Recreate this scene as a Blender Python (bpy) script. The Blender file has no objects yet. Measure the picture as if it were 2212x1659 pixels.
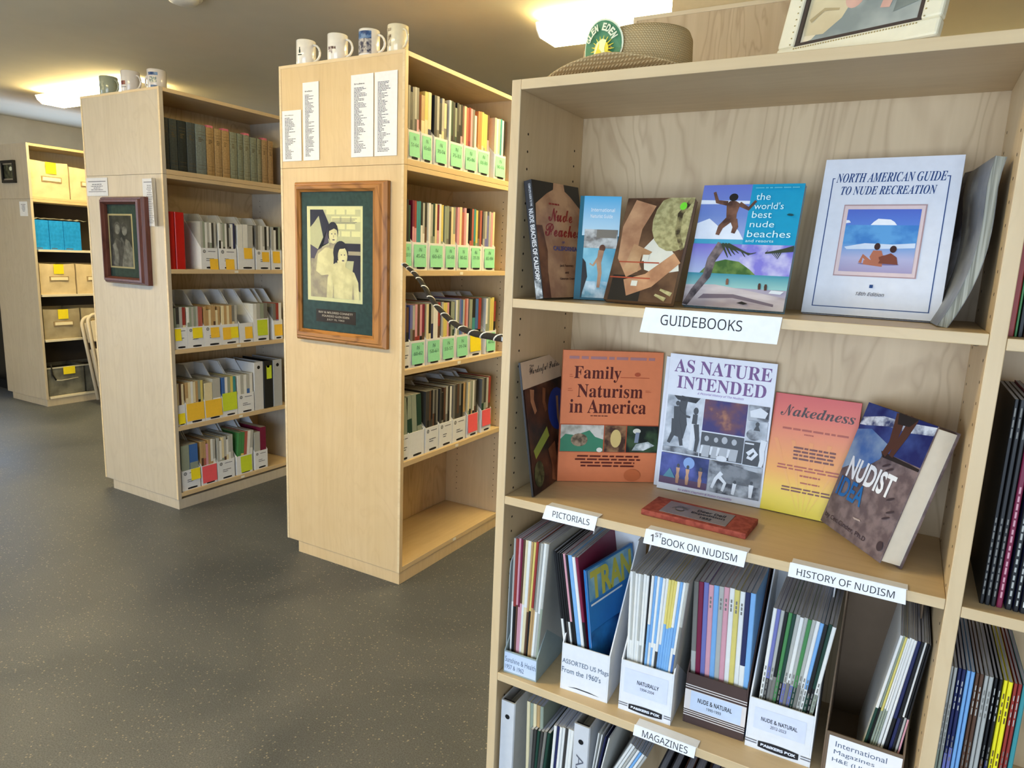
import bpy, bmesh, math, random
from mathutils import Vector, Matrix
PI = math.pi
random.seed(7)
scene = bpy.context.scene
COL = scene.collection

# ---------------------------------------------------------------- camera
FPX = 1492.765
CAM = Vector((0, 0, 1.4))
_rx, _ry, _rz = 0.180954, 0.0411554, -0.5126516
def _basis():
    cy, sy = math.cos(_rz), math.sin(_rz)
    f0 = Vector((sy, cy, 0)); rt = Vector((cy, -sy, 0)); up = Vector((0, 0, 1))
    f = f0*math.cos(_rx) - up*math.sin(_rx); u = up*math.cos(_rx) + f0*math.sin(_rx)
    r2 = rt*math.cos(_ry) + u*math.sin(_ry); u2 = -rt*math.sin(_ry) + u*math.cos(_ry)
    return r2, u2, f
RV, UV, FV = _basis()
cd = bpy.data.cameras.new('camera'); cam = bpy.data.objects.new('camera', cd); COL.objects.link(cam)
cd.sensor_fit = 'HORIZONTAL'; cd.sensor_width = 36; cd.lens = FPX/2212*36; cd.clip_start = 0.02
cam.matrix_world = Matrix((( RV.x, UV.x, -FV.x, CAM.x), (RV.y, UV.y, -FV.y, CAM.y), (RV.z, UV.z, -FV.z, CAM.z), (0, 0, 0, 1)))
scene.camera = cam

# ---------------------------------------------------------------- light and exposure
vs = scene.view_settings
vs.view_transform = 'Standard'; vs.look = 'None'; vs.gamma = 1; vs.use_curve_mapping = False
vs.exposure = 0.0
LAMP = 39.0            # emission of the ceiling lamp lenses
wd = bpy.data.worlds.new('sky'); scene.world = wd; wd.use_nodes = True
wd.node_tree.nodes['Background'].inputs[0].default_value = (0.75, 0.86, 1.0, 1)
wd.node_tree.nodes['Background'].inputs[1].default_value = 0.25
def area(name, loc, direction, sx, sy, watts, col):
    l = bpy.data.lights.new(name, 'AREA'); l.shape = 'RECTANGLE'; l.size = sx; l.size_y = sy
    l.energy = watts; l.color = col
    o = bpy.data.objects.new(name, l); COL.objects.link(o); o.location = loc
    o.rotation_euler = Vector(direction).to_track_quat('-Z', 'Y').to_euler()
    return o
area('daylight_back_window', (-0.4, -2.42, 1.0), (0, 1, 0), 3.6, 1.7, 140, (0.66, 0.81, 1.0))
area('daylight_far_left_window', (-7.43, 3.75, 1.4), (1, 0, 0), 1.4, .9, 45, (0.5, 0.68, 1.0))
area('daylight_left_window', (-7.42, -1.45, 1.15), (1, 0, 0), 1.5, 1.7, 95, (0.62, 0.78, 1.0))

# ---------------------------------------------------------------- survey helpers: a measured sight line meets a known plane
def ray(u, v): return FV + RV*((u-1106)/FPX) - UV*((v-829.5)/FPX)
def onx(x, u, v): d = ray(u, v); return CAM + d*(x/d.x)
def ony(y, u, v): d = ray(u, v); return CAM + d*(y/d.y)
def onz(z, u, v): d = ray(u, v); return CAM + d*((z-1.4)/d.z)
def onplane(p, n, u, v): d = ray(u, v); return CAM + d*((p-CAM).dot(n)/d.dot(n))
def yat(x, z, u):
    k = (u-1106)/FPX; A = x*RV.x+(z-1.4)*RV.z; B = x*FV.x+(z-1.4)*FV.z
    return (k*B-A)/(RV.y-k*FV.y)
def xat(y, z, u):
    k = (u-1106)/FPX; A = y*RV.y+(z-1.4)*RV.z; B = y*FV.y+(z-1.4)*FV.z
    return (k*B-A)/(RV.x-k*FV.x)

# ---------------------------------------------------------------- materials
def lin(c):
    r = []
    for v in c:
        v = v/255.0
        r.append(v/12.92 if v <= 0.04045 else ((v+0.055)/1.055)**2.4)
    return (r[0], r[1], r[2], 1)
MATS = {}
def _new(name):
    m = bpy.data.materials.new(name); m.use_nodes = True
    nt = m.node_tree; return m, nt, nt.nodes['Principled BSDF']
def mat(name, c, rough=0.55, metal=0, spec=0.35, emit=None, est=0):
    """plain surface with a faint procedural mottling"""
    if name in MATS: return MATS[name]
    m, nt, b = _new(name)
    n = nt.nodes.new('ShaderNodeTexNoise'); n.inputs['Scale'].default_value = 60; n.inputs['Detail'].default_value = 3
    tc = nt.nodes.new('ShaderNodeTexCoord'); nt.links.new(tc.outputs['Object'], n.inputs['Vector'])
    mx = nt.nodes.new('ShaderNodeMix'); mx.data_type = 'RGBA'
    L = lin(c); mx.inputs[6].default_value = (L[0]*.92, L[1]*.92, L[2]*.92, 1); mx.inputs[7].default_value = (min(L[0]*1.06, 1), min(L[1]*1.06, 1), min(L[2]*1.06, 1), 1)
    nt.links.new(n.outputs[0], mx.inputs[0]); nt.links.new(mx.outputs[2], b.inputs['Base Color'])
    b.inputs['Roughness'].default_value = rough; b.inputs['Metallic'].default_value = metal
    b.inputs['Specular IOR Level'].default_value = spec
    if emit:
        b.inputs['Emission Color'].default_value = emit; b.inputs['Emission Strength'].default_value = est
    MATS[name] = m; return m
def mat2(name, c1, c2, scale=30, rough=0.5, lo=0.4, hi=0.6, stretch=(1, 1, 1), c3=None, spec=0.3):
    """printed-photo or textile colours: noise between two or three tones"""
    if name in MATS: return MATS[name]
    m, nt, b = _new(name)
    tc = nt.nodes.new('ShaderNodeTexCoord'); mp = nt.nodes.new('ShaderNodeMapping'); mp.inputs['Scale'].default_value = stretch
    n = nt.nodes.new('ShaderNodeTexNoise'); n.inputs['Scale'].default_value = scale; n.inputs['Detail'].default_value = 4
    r = nt.nodes.new('ShaderNodeValToRGB')
    r.color_ramp.elements[0].position = lo; r.color_ramp.elements[0].color = lin(c1)
    r.color_ramp.elements[1].position = hi; r.color_ramp.elements[1].color = lin(c2)
    if c3:
        e = r.color_ramp.elements.new(hi+(1-hi)*.35); e.color = lin(c3)
    nt.links.new(tc.outputs['Object'], mp.inputs[0]); nt.links.new(mp.outputs[0], n.inputs['Vector'])
    nt.links.new(n.outputs[0], r.inputs[0]); nt.links.new(r.outputs[0], b.inputs['Base Color'])
    b.inputs['Roughness'].default_value = rough; b.inputs['Specular IOR Level'].default_value = spec
    MATS[name] = m; return m
def grad(name, stops, h, axis=1, rough=0.4):
    """printed colour blend along one axis of the sheet"""
    if name in MATS: return MATS[name]
    m, nt, b = _new(name)
    tc = nt.nodes.new('ShaderNodeTexCoord'); sp = nt.nodes.new('ShaderNodeSeparateXYZ'); dv = nt.nodes.new('ShaderNodeMath'); dv.operation = 'DIVIDE'
    dv.inputs[1].default_value = h; r = nt.nodes.new('ShaderNodeValToRGB')
    els = r.color_ramp.elements
    els[0].position = stops[0][0]; els[0].color = lin(stops[0][1]); els[1].position = stops[-1][0]; els[1].color = lin(stops[-1][1])
    for p, c in stops[1:-1]:
        e = els.new(p); e.color = lin(c)
    nt.links.new(tc.outputs['Object'], sp.inputs[0]); nt.links.new(sp.outputs[axis], dv.inputs[0]); nt.links.new(dv.outputs[0], r.inputs[0])
    nt.links.new(r.outputs[0], b.inputs['Base Color']); b.inputs['Roughness'].default_value = rough
    MATS[name] = m; return m
def wood(name, base, dark, light, axis='z', figure=0.5, rough=0.42):
    """pale birch plywood: long grain, fine pores and drifting figure lines"""
    if name in MATS: return MATS[name]
    m, nt, b = _new(name); N = nt.nodes; L = nt.links
    tc = N.new('ShaderNodeTexCoord')
    def mapped(s):
        mp = N.new('ShaderNodeMapping'); mp.inputs['Scale'].default_value = s; L.new(tc.outputs['Object'], mp.inputs[0]); return mp.outputs[0]
    lng = {'z': (1, 1, .22), 'x': (.22, 1, 1), 'y': (1, .22, 1)}[axis]
    n1 = N.new('ShaderNodeTexNoise'); n1.inputs['Scale'].default_value = 4.6; n1.inputs['Detail'].default_value = 3.5; n1.inputs['Distortion'].default_value = 1.1
    L.new(mapped(lng), n1.inputs['Vector'])
    mul = N.new('ShaderNodeMath'); mul.operation = 'MULTIPLY'; mul.inputs[1].default_value = 13; L.new(n1.outputs[0], mul.inputs[0])
    fr = N.new('ShaderNodeMath'); fr.operation = 'PINGPONG'; fr.inputs[1].default_value = .5; L.new(mul.outputs[0], fr.inputs[0])
    rp = N.new('ShaderNodeValToRGB'); e = rp.color_ramp.elements
    e[0].position = 0; e[0].color = (1, 1, 1, 1); e[1].position = .22; e[1].color = (0, 0, 0, 1); L.new(fr.outputs[0], rp.inputs[0])
    n2 = N.new('ShaderNodeTexNoise'); n2.inputs['Scale'].default_value = 55; n2.inputs['Detail'].default_value = 4
    L.new(mapped(tuple(v*(.12 if v < 1 else 1) for v in lng)), n2.inputs['Vector'])
    n3 = N.new('ShaderNodeTexNoise'); n3.inputs['Scale'].default_value = 7; n3.inputs['Detail'].default_value = 3; L.new(mapped((1, 1, 1)), n3.inputs['Vector'])
    def mix(a, bb, f, fac=1.0, typ='MIX'):
        x = N.new('ShaderNodeMix'); x.data_type = 'RGBA'; x.blend_type = typ
        if isinstance(a, tuple): x.inputs[6].default_value = a
        else: L.new(a, x.inputs[6])
        if isinstance(bb, tuple): x.inputs[7].default_value = bb
        else: L.new(bb, x.inputs[7])
        if fac != 1.0:
            mm = N.new('ShaderNodeMath'); mm.operation = 'MULTIPLY'; mm.inputs[1].default_value = fac; L.new(f, mm.inputs[0]); f = mm.outputs[0]
        L.new(f, x.inputs[0]); return x.outputs[2]
    c = mix(lin(base), lin(light), n3.outputs[0], .75)
    c = mix(c, lin(dark), n2.outputs[0], .38)
    c = mix(c, lin(dark), rp.outputs[0], figure)
    L.new(c, b.inputs['Base Color'])
    b.inputs['Roughness'].default_value = rough; b.inputs['Specular IOR Level'].default_value = .35
    bp = N.new('ShaderNodeBump'); bp.inputs['Strength'].default_value = .06; bp.inputs['Distance'].default_value = .001
    L.new(n2.outputs[0], bp.inputs['Height']); L.new(bp.outputs[0], b.inputs['Normal'])
    MATS[name] = m; return m

WZ = wood('birch_upright_grain', (212, 186, 142), (176, 142, 100), (232, 208, 170), 'z', .10)
WP = wood('birch_panel_figured', (206, 180, 140), (150, 118, 84), (220, 196, 158), 'z', .34)
WX = wood('birch_shelf_grain_x', (210, 184, 140), (170, 136, 94), (232, 208, 168), 'x', .08)
WY = wood('birch_shelf_grain_y', (210, 184, 140), (170, 136, 94), (232, 208, 168), 'y', .08)
WE = wood('birch_edging', (224, 204, 164), (184, 152, 110), (238, 218, 184), 'x', .2)
WG = wood('birch_cool_daylight', (196, 184, 164), (146, 132, 114), (210, 200, 184), 'z', .12)  # same birch toned grey, cool daylight put into its colour
OAKF = wood('honey_oak_frame', (176, 118, 58), (104, 62, 26), (200, 142, 78), 'z', .6, .35)
OAKH = wood('honey_oak_frame_cross', (176, 118, 58), (104, 62, 26), (200, 142, 78), 'x', .6, .35)
MAHO = wood('mahogany_frame', (92, 52, 44), (48, 22, 20), (120, 74, 66), 'z', .4, .3)

PAL = dict(k=(22, 22, 24), d=(62, 60, 58), g=(122, 120, 114), l=(178, 178, 172), w=(228, 228, 224), c=(226, 212, 172), t=(186, 152, 104),
           b=(92, 64, 48), r=(150, 54, 48), m=(120, 26, 60), p=(214, 156, 168), o=(206, 136, 84), y=(216, 200, 112), Y=(240, 228, 40), e=(72, 134, 78),
           n=(34, 40, 84), u=(66, 108, 172), s=(122, 172, 222), q=(60, 142, 148), v=(112, 116, 178), x=(28, 62, 50), G=(146, 156, 140), R=(176, 96, 84), K=(8, 8, 10))
PNAME = dict(k='black', d='charcoal', g='grey', l='light grey', w='white', c='cream', t='tan', b='brown', r='red', m='crimson', p='pink', o='orange', y='yellow', Y='bright yellow',
             e='green', n='navy', u='blue', s='sky blue', q='teal', v='violet', x='dark green', G='sage', R='russet', K='jet black')
def pm(ch): return mat('print_'+PNAME[ch].replace(' ', '_'), PAL[ch], .45)
PAGES = mat2('page_edges', (150, 150, 148), (186, 184, 176), 260, .8, stretch=(1, .03, .03))
PAGED = mat2('page_edges_daylit', (162, 169, 190), (200, 206, 224), 300, .8, stretch=(1, .03, .03))  # blue daylight reflected by the glossy pages is put into their colour
PAPER = mat('white_paper', (238, 238, 240), .7)
CARD = mat('white_cardboard', (228, 230, 234), .6)
CARDB = mat('brown_cardboard', (150, 112, 74), .8)
CARDD = mat('dark_brown_cardboard', (74, 56, 52), .7)
INK = mat('black_ink', (28, 28, 34), .6)
INKG = mat('grey_ink', (96, 98, 110), .6)
NOTEG = mat('mint_sticky_note', (150, 226, 184), .7)
NOTEY = mat('yellow_sticky_note', (246, 226, 40), .7)
NOTEO = mat('amber_sticky_note', (250, 200, 60), .7)
NOTEL = mat('lime_sticky_note', (206, 224, 52), .7)
NOTER = mat('coral_sticky_note', (244, 96, 104), .7)
TAPE = mat('white_tag', (236, 232, 220), .6)
BLACK = mat('black_plastic', (16, 16, 18), .5)
STEEL = mat('brushed_steel', (170, 170, 172), .3, 1)
GLASSY = mat('white_glaze', (236, 232, 224), .12, 0, .6)

# ---------------------------------------------------------------- mesh builder
class MB:
    def __init__(s): s.v = []; s.f = []; s.mi = []; s.m = []; s.sm = []
    def mat(s, m):
        if m not in s.m: s.m.append(m)
        return s.m.index(m)
    def add(s, vs_, fs, m, smooth=False):
        o = len(s.v); i = s.mat(m); s.v += [tuple(p) for p in vs_]
        for f in fs: s.f.append(tuple(o+k for k in f)); s.mi.append(i); s.sm.append(smooth)
    def box(s, x0, x1, y0, y1, z0, z1, m, M=None):
        p = [Vector((x, y, z)) for z in (z0, z1) for y in (y0, y1) for x in (x0, x1)]
        if M: p = [M @ q for q in p]
        s.add(p, [(0, 2, 3, 1), (4, 5, 7, 6), (0, 1, 5, 4), (2, 6, 7, 3), (0, 4, 6, 2), (1, 3, 7, 5)], m); return s
    def prism(s, pts, a, b, m, axis='x', M=None, smooth=False):
        """2-D outline pulled from a to b along an axis: x -> pts are (y,z); y -> (x,z); z -> (x,y)"""
        def P(q, t): return Vector({'x': (t, q[0], q[1]), 'y': (q[0], t, q[1]), 'z': (q[0], q[1], t)}[axis])
        v = [P(q, a) for q in pts]+[P(q, b) for q in pts]
        if M: v = [M @ q for q in v]
        n = len(pts)
        ar = sum(pts[i][0]*pts[(i+1) % n][1]-pts[(i+1) % n][0]*pts[i][1] for i in range(n))
        fl = (ar > 0) ^ (axis == 'y') ^ (b < a)
        f = [tuple(range(n)), tuple(range(2*n-1, n-1, -1))]+[(i, n+i, n+(i+1) % n, (i+1) % n) for i in range(n)]
        f = [tuple(reversed(q)) if fl else q for q in f]
        s.add(v, f, m, smooth); return s
    def lathe(s, prof, m, n=24, c=(0, 0, 0), M=None, smooth=True):
        v = []; f = []
        for r, z in prof:
            for k in range(n):
                a = 2*PI*k/n; v.append(Vector((c[0]+r*math.cos(a), c[1]+r*math.sin(a), c[2]+z)))
        for i in range(len(prof)-1):
            for k in range(n):
                f.append((i*n+k, i*n+(k+1) % n, (i+1)*n+(k+1) % n, (i+1)*n+k))
        if M: v = [M @ q for q in v]
        s.add(v, f, m, smooth); return s
    def tube(s, pts, r, m, n=8, M=None, rb=None):
        pts = [Vector(p) for p in pts]; v = []; f = []; up = Vector((0, 0, 1))
        for i, p in enumerate(pts):
            t = (pts[min(i+1, len(pts)-1)]-pts[max(i-1, 0)]).normalized()
            a = t.cross(up); a = a.normalized() if a.length > 1e-4 else Vector((1, 0, 0)); b = a.cross(t).normalized()
            for k in range(n):
                w = 2*PI*k/n; v.append(p+a*math.cos(w)*r+b*math.sin(w)*(rb or r))
        for i in range(len(pts)-1):
            for k in range(n): f.append((i*n+k, i*n+(k+1) % n, (i+1)*n+(k+1) % n, (i+1)*n+k))
        f.append(tuple(range(n-1, -1, -1))); f.append(tuple((len(pts)-1)*n+k for k in range(n)))
        if M: v = [M @ q for q in v]
        s.add(v, f, m, True); return s
    def mesh(s, name):
        me = bpy.data.meshes.new(name); me.from_pydata(s.v, [], s.f)
        for m in s.m: me.materials.append(m)
        me.polygons.foreach_set('material_index', s.mi); me.polygons.foreach_set('use_smooth', s.sm)
        me.update(); return me
    def build(s, name, parent=None, bevel=0, loc=None):
        o = bpy.data.objects.new(name, s.mesh(name)); COL.objects.link(o)
        if parent: o.parent = parent
        if loc: o.location = loc
        if bevel:
            b = o.modifiers.new('edge', 'BEVEL'); b.width = bevel; b.segments = 2; b.limit_method = 'ANGLE'; b.harden_normals = False
        return o
def tag(o, label, cat, group=None, kind=None):
    o['label'] = label; o['category'] = cat
    if group: o['group'] = group
    if kind: o['kind'] = kind
    return o
def empty(name, loc=(0, 0, 0), rz=0, label=None, cat=None, group=None, M=None):
    o = bpy.data.objects.new(name, None); COL.objects.link(o); o.empty_display_size = .05
    if M is not None: o.matrix_world = M
    else: o.location = loc; o.rotation_euler = (0, 0, rz)
    if label: tag(o, label, cat, group)
    return o
def struct(o): o['kind'] = 'structure'; return o

# ---------------------------------------------------------------- lettering
FB = bpy.utils.resource_path('LOCAL')+'/datafiles/fonts/'
def font(f):
    try: return bpy.data.fonts.load(FB+f)
    except Exception: return None
F_MATH = font('NotoSansMath-Regular.woff2'); F_SANS = font('NotoSansHebrew-Regular.woff2')
def mp(s, U, L):
    return ''.join(chr(U+ord(c)-65) if 'A' <= c <= 'Z' else chr(L+ord(c)-97) if 'a' <= c <= 'z' else c for c in s)
_tc = {}
def text_mesh(s, style, bold):
    key = (s, style, bold)
    if key in _tc: return _tc[key]
    c = bpy.data.curves.new('lettering', 'FONT'); c.resolution_u = 3; f = None; body = s
    if style in ('serif', 'serifi', 'script') and F_MATH:
        f = F_MATH
        body = {'serif': lambda: mp(s, 0x1D400, 0x1D41A), 'serifi': lambda: mp(s, 0x1D468, 0x1D482), 'script': lambda: mp(s, 0x1D4D0, 0x1D4EA)}[style]()
    elif style in ('sans', 'italic') and F_SANS: f = F_SANS
    if f: c.font = f
    if style == 'italic': c.shear = .3
    c.body = body; c.offset = bold
    o = bpy.data.objects.new('lettering', c); me = bpy.data.meshes.new_from_object(o)
    v = [tuple(p.co) for p in me.vertices]; fs = [tuple(p.vertices) for p in me.polygons]
    bpy.data.objects.remove(o); bpy.data.meshes.remove(me); bpy.data.curves.remove(c)
    if not v: v = [(0, 0, 0)]
    x0 = min(p[0] for p in v); x1 = max(p[0] for p in v); y0 = min(p[1] for p in v); y1 = max(p[1] for p in v)
    _tc[key] = ([((p[0]-x0)/max(x1-x0, 1e-6), (p[1]-y0)/max(y1-y0, 1e-6)) for p in v], fs); return _tc[key]

class Art:
    """flat print on a sheet: w x h metres, u right, v up, layered by fractions of a millimetre"""
    def __init__(s, w, h, z0=.0003): s.w = w; s.h = h; s.z = z0; s.mb = MB()
    def up(s): s.z += .00009
    def poly(s, pts, m, keep=False):
        if not keep: s.up()
        a = sum(pts[i][0]*pts[(i+1) % len(pts)][1]-pts[(i+1) % len(pts)][0]*pts[i][1] for i in range(len(pts)))
        if a < 0: pts = pts[::-1]
        s.mb.add([(p[0]*s.w, p[1]*s.h, s.z) for p in pts], [tuple(range(len(pts)))], m); return s
    def rect(s, a, b, c, d, m, keep=False): return s.poly([(a, b), (c, b), (c, d), (a, d)], m, keep)
    def ell(s, cx, cy, rx, ry, m, n=18, rot=0, keep=False):
        q = []
        for k in range(n):
            t = 2*PI*k/n; x = rx*math.cos(t); y = ry*math.sin(t)
            q.append((cx+(x*math.cos(rot)-y*math.sin(rot)), cy+(x*math.sin(rot)+y*math.cos(rot))))
        return s.poly(q, m, keep)
    def limb(s, pts, r0, r1, m, asp=None):
        """tapering stroke, radii as fractions of the width"""
        asp = asp or s.w/s.h; n = len(pts); L = []; Rr = []
        for i, p in enumerate(pts):
            a = pts[max(i-1, 0)]; b = pts[min(i+1, n-1)]
            dx, dy = (b[0]-a[0])*s.w, (b[1]-a[1])*s.h; d = math.hypot(dx, dy) or 1; r = r0+(r1-r0)*i/max(n-1, 1)
            ox, oy = -dy/d*r, dx/d*r*s.w/s.h
            L.append((p[0]+ox, p[1]+oy)); Rr.append((p[0]-ox, p[1]-oy))
        s.up(); o = L+Rr; k = len(L)
        s.mb.add([(p[0]*s.w, p[1]*s.h, s.z) for p in o], [(k+i, k+i+1, i+1, i) for i in range(k-1)], m); return s
    def text(s, t, a, b, c, d, m, style='sans', bold=0.0, skew=0):
        v, f = text_mesh(t, style, bold); s.up()
        s.mb.add([((a+(c-a)*p[0])*s.w, (b+(d-b)*p[1]+skew*p[0])*s.h, s.z) for p in v], f, m); return s
    def lines(s, a, b, c, d, n, m, seed=1, fill=.5, words=True, minw=.4, centre=False):
        """unreadable small print: rows of word-length dashes"""
        rnd = random.Random(seed); s.up(); dv = (d-b)/n
        for i in range(n):
            y = d-dv*(i+.8); L = (c-a)*rnd.uniform(minw, 1); x = a+((c-a-L)/2 if centre else 0); e = x+L
            while x < e-.004:
                w = min((c-a)*rnd.uniform(.06, .2) if words else L, e-x)
                s.rect(x, y, x+w, y+dv*fill, m, True); x += w+(c-a)*.025
        return s
    def build(s, name, parent, M=None):
        o = s.mb.build(name, parent)
        if M is not None: o.matrix_local = M
        return o
def frameM(o, ex, ey, ez):
    return Matrix(((ex.x, ey.x, ez.x, o.x), (ex.y, ey.y, ez.y, o.y), (ex.z, ey.z, ez.z, o.z), (0, 0, 0, 1)))
ZUP = Vector((0, 0, 1))

# ================================================================= THE SETTING
XW, XE, YB, YN, ZC = -7.45, 2.6, -2.5, 6.2, 2.5
fm, nt, b = _new('rubber_flooring'); N = nt.nodes; L = nt.links; MATS['rubber_flooring'] = fm
tc = N.new('ShaderNodeTexCoord')
v1 = N.new('ShaderNodeTexVoronoi'); v1.inputs['Scale'].default_value = 120; L.new(tc.outputs['Object'], v1.inputs['Vector'])
sp = N.new('ShaderNodeSeparateColor'); L.new(v1.outputs['Color'], sp.inputs[0])
r1 = N.new('ShaderNodeValToRGB'); e = r1.color_ramp.elements; e[0].position = .78; e[0].color = (0, 0, 0, 1); e[1].position = .95; e[1].color = (1, 1, 1, 1); L.new(sp.outputs[0], r1.inputs[0])
r1b = N.new('ShaderNodeValToRGB'); e = r1b.color_ramp.elements; e[0].position = .2; e[0].color = (1, 1, 1, 1); e[1].position = .42; e[1].color = (0, 0, 0, 1); L.new(v1.outputs['Distance'], r1b.inputs[0])
mm = N.new('ShaderNodeMath'); mm.operation = 'MULTIPLY'; L.new(r1.outputs[0], mm.inputs[0]); L.new(r1b.outputs[0], mm.inputs[1])
n2 = N.new('ShaderNodeTexNoise'); n2.inputs['Scale'].default_value = 1.6; n2.inputs['Detail'].default_value = 6; n2.inputs['Distortion'].default_value = .8; L.new(tc.outputs['Object'], n2.inputs['Vector'])
r2 = N.new('ShaderNodeValToRGB'); e = r2.color_ramp.elements; e[0].position = .35; e[0].color = lin((78, 83, 91)); e[1].position = .72; e[1].color = lin((105, 108, 113)); L.new(n2.outputs[0], r2.inputs[0])
n3 = N.new('ShaderNodeTexNoise'); n3.inputs['Scale'].default_value = 240; n3.inputs['Detail'].default_value = 2; L.new(tc.outputs['Object'], n3.inputs['Vector'])
m0 = N.new('ShaderNodeMix'); m0.data_type = 'RGBA'; m0.blend_type = 'MULTIPLY'; m0.inputs[0].default_value = .8; L.new(r2.outputs[0], m0.inputs[6])
r3 = N.new('ShaderNodeValToRGB'); e = r3.color_ramp.elements; e[0].position = .38; e[0].color = (.5, .5, .5, 1); e[1].position = .62; e[1].color = (1, 1, 1, 1); L.new(n3.outputs[0], r3.inputs[0]); L.new(r3.outputs[0], m0.inputs[7])
m1 = N.new('ShaderNodeMix'); m1.data_type = 'RGBA'; L.new(mm.outputs[0], m1.inputs[0]); L.new(m0.outputs[2], m1.inputs[6]); m1.inputs[7].default_value = lin((150, 143, 128))
L.new(m1.outputs[2], b.inputs['Base Color'])
rr = N.new('ShaderNodeMapRange'); rr.inputs[3].default_value = .40; rr.inputs[4].default_value = .58; L.new(n2.outputs[0], rr.inputs[0]); L.new(rr.outputs[0], b.inputs['Roughness'])
b.inputs['Specular IOR Level'].default_value = .65
bp = N.new('ShaderNodeBump'); bp.inputs['Strength'].default_value = .25; bp.inputs['Distance'].default_value = .002; L.new(n3.outputs[0], bp.inputs['Height']); L.new(bp.outputs[0], b.inputs['Normal'])
CEIL = mat2('painted_ceiling', (207, 198, 175), (209, 200, 177), 6, .85)
WALL = mat2('painted_wall', (196, 190, 176), (204, 198, 184), 5, .85)
struct(MB().box(XW-.1, XE+.1, YB-.1, YN+.1, -.1, 0, fm).build('floor'))
struct(MB().box(XW-.1, XE+.1, YB-.1, YN+.1, ZC, ZC+.1, CEIL).build('ceiling'))
# left wall with a glazed door opening, back wall with a window opening (both out of the picture, they let the daylight in)
w = MB()
for y0_, y1_, z0_, z1_ in [(YB, -2.2, 0, ZC), (-2.2, -.7, 0, .3), (-2.2, -.7, 2.0, ZC), (-.7, 3.05, 0, ZC), (3.05, 4.45, 2.05, ZC), (3.05, 4.45, 0, .95), (4.45, YN, 0, ZC)]: w.box(XW-.1, XW, y0_, y1_, z0_, z1_, WALL)
struct(w.build('wall_left'))
w = MB(); w.box(XW, -2.2, YB-.1, YB, 0, ZC, WALL); w.box(1.4, XE, YB-.1, YB, 0, ZC, WALL); w.box(-2.2, 1.4, YB-.1, YB, 0, .15, WALL); w.box(-2.2, 1.4, YB-.1, YB, 1.85, ZC, WALL)
struct(w.build('wall_back'))
struct(MB().box(XE, XE+.1, YB, YN, 0, ZC, WALL).build('wall_right'))
struct(MB().box(XW, XE, YN, YN+.1, 0, ZC, WALL).build('wall_front'))
struct(MB().box(XW, XW+.015, -.7, YN, 0, .1, mat('dark_skirting', (52, 50, 50), .6)).build('baseboard_left'))

# ceiling lamps
LENS = mat('lamp_lens', (255, 240, 205), .4, emit=(1.0, .80, .38, 1), est=LAMP)
LHOUS = mat('lamp_housing', (225, 220, 205), .5)
LPROF = [(.03, -.026), (0, -.034), (.012, -.062), (.045, -.088), (.205, -.088), (.238, -.062), (.25, -.034), (.22, -.026)]
def lamp(x0, y0, label):
    t = empty('ceiling_lamp', (x0, y0, ZC), 0, label, 'lamp', 'wraparound lamps on the ceiling')
    MB().prism(LPROF, .006, 1.214, LENS, 'x').build('lens', t)
    MB().box(.05, 1.17, .07, .18, -.0262, 0, LHOUS).build('housing', t)
    MB().prism([(p[0], p[1]*1.02) for p in LPROF], 0, .006, LHOUS, 'x').build('end_cap', t); MB().prism([(p[0], p[1]*1.02) for p in LPROF], 1.214, 1.22, LHOUS, 'x').build('end_cap', t)
lamp(-5.95, 3.0, 'long glowing ceiling lamp beyond the greyish bookcase with three mugs')
lamp(-1.646, 3.0, 'long glowing ceiling lamp behind the straw hat')
lamp(-.3, 4.6, 'glowing ceiling lamp hidden beyond the right bookcases')
lamp(-2.95, .35, 'glowing ceiling lamp overhead in front of the middle bookcase')
lamp(-5.4, .15, 'glowing ceiling lamp overhead at the left of the room')
sx, sy = onz(ZC-.03, 396, 2)[:2]
t = empty('smoke_detector', (sx, sy, ZC), 0, 'round white smoke detector on the ceiling at the top edge', 'smoke detector')
MB().lathe([(0, -.022), (.075, -.022), (.082, -.012), (.082, 0)], mat('white_plastic', (226, 222, 210), .4), 28).build('base', t)
MB().lathe([(0, -.045), (.04, -.044), (.06, -.036), (.066, -.022)], mat('white_plastic', None), 28).build('sensor_cover', t)

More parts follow.
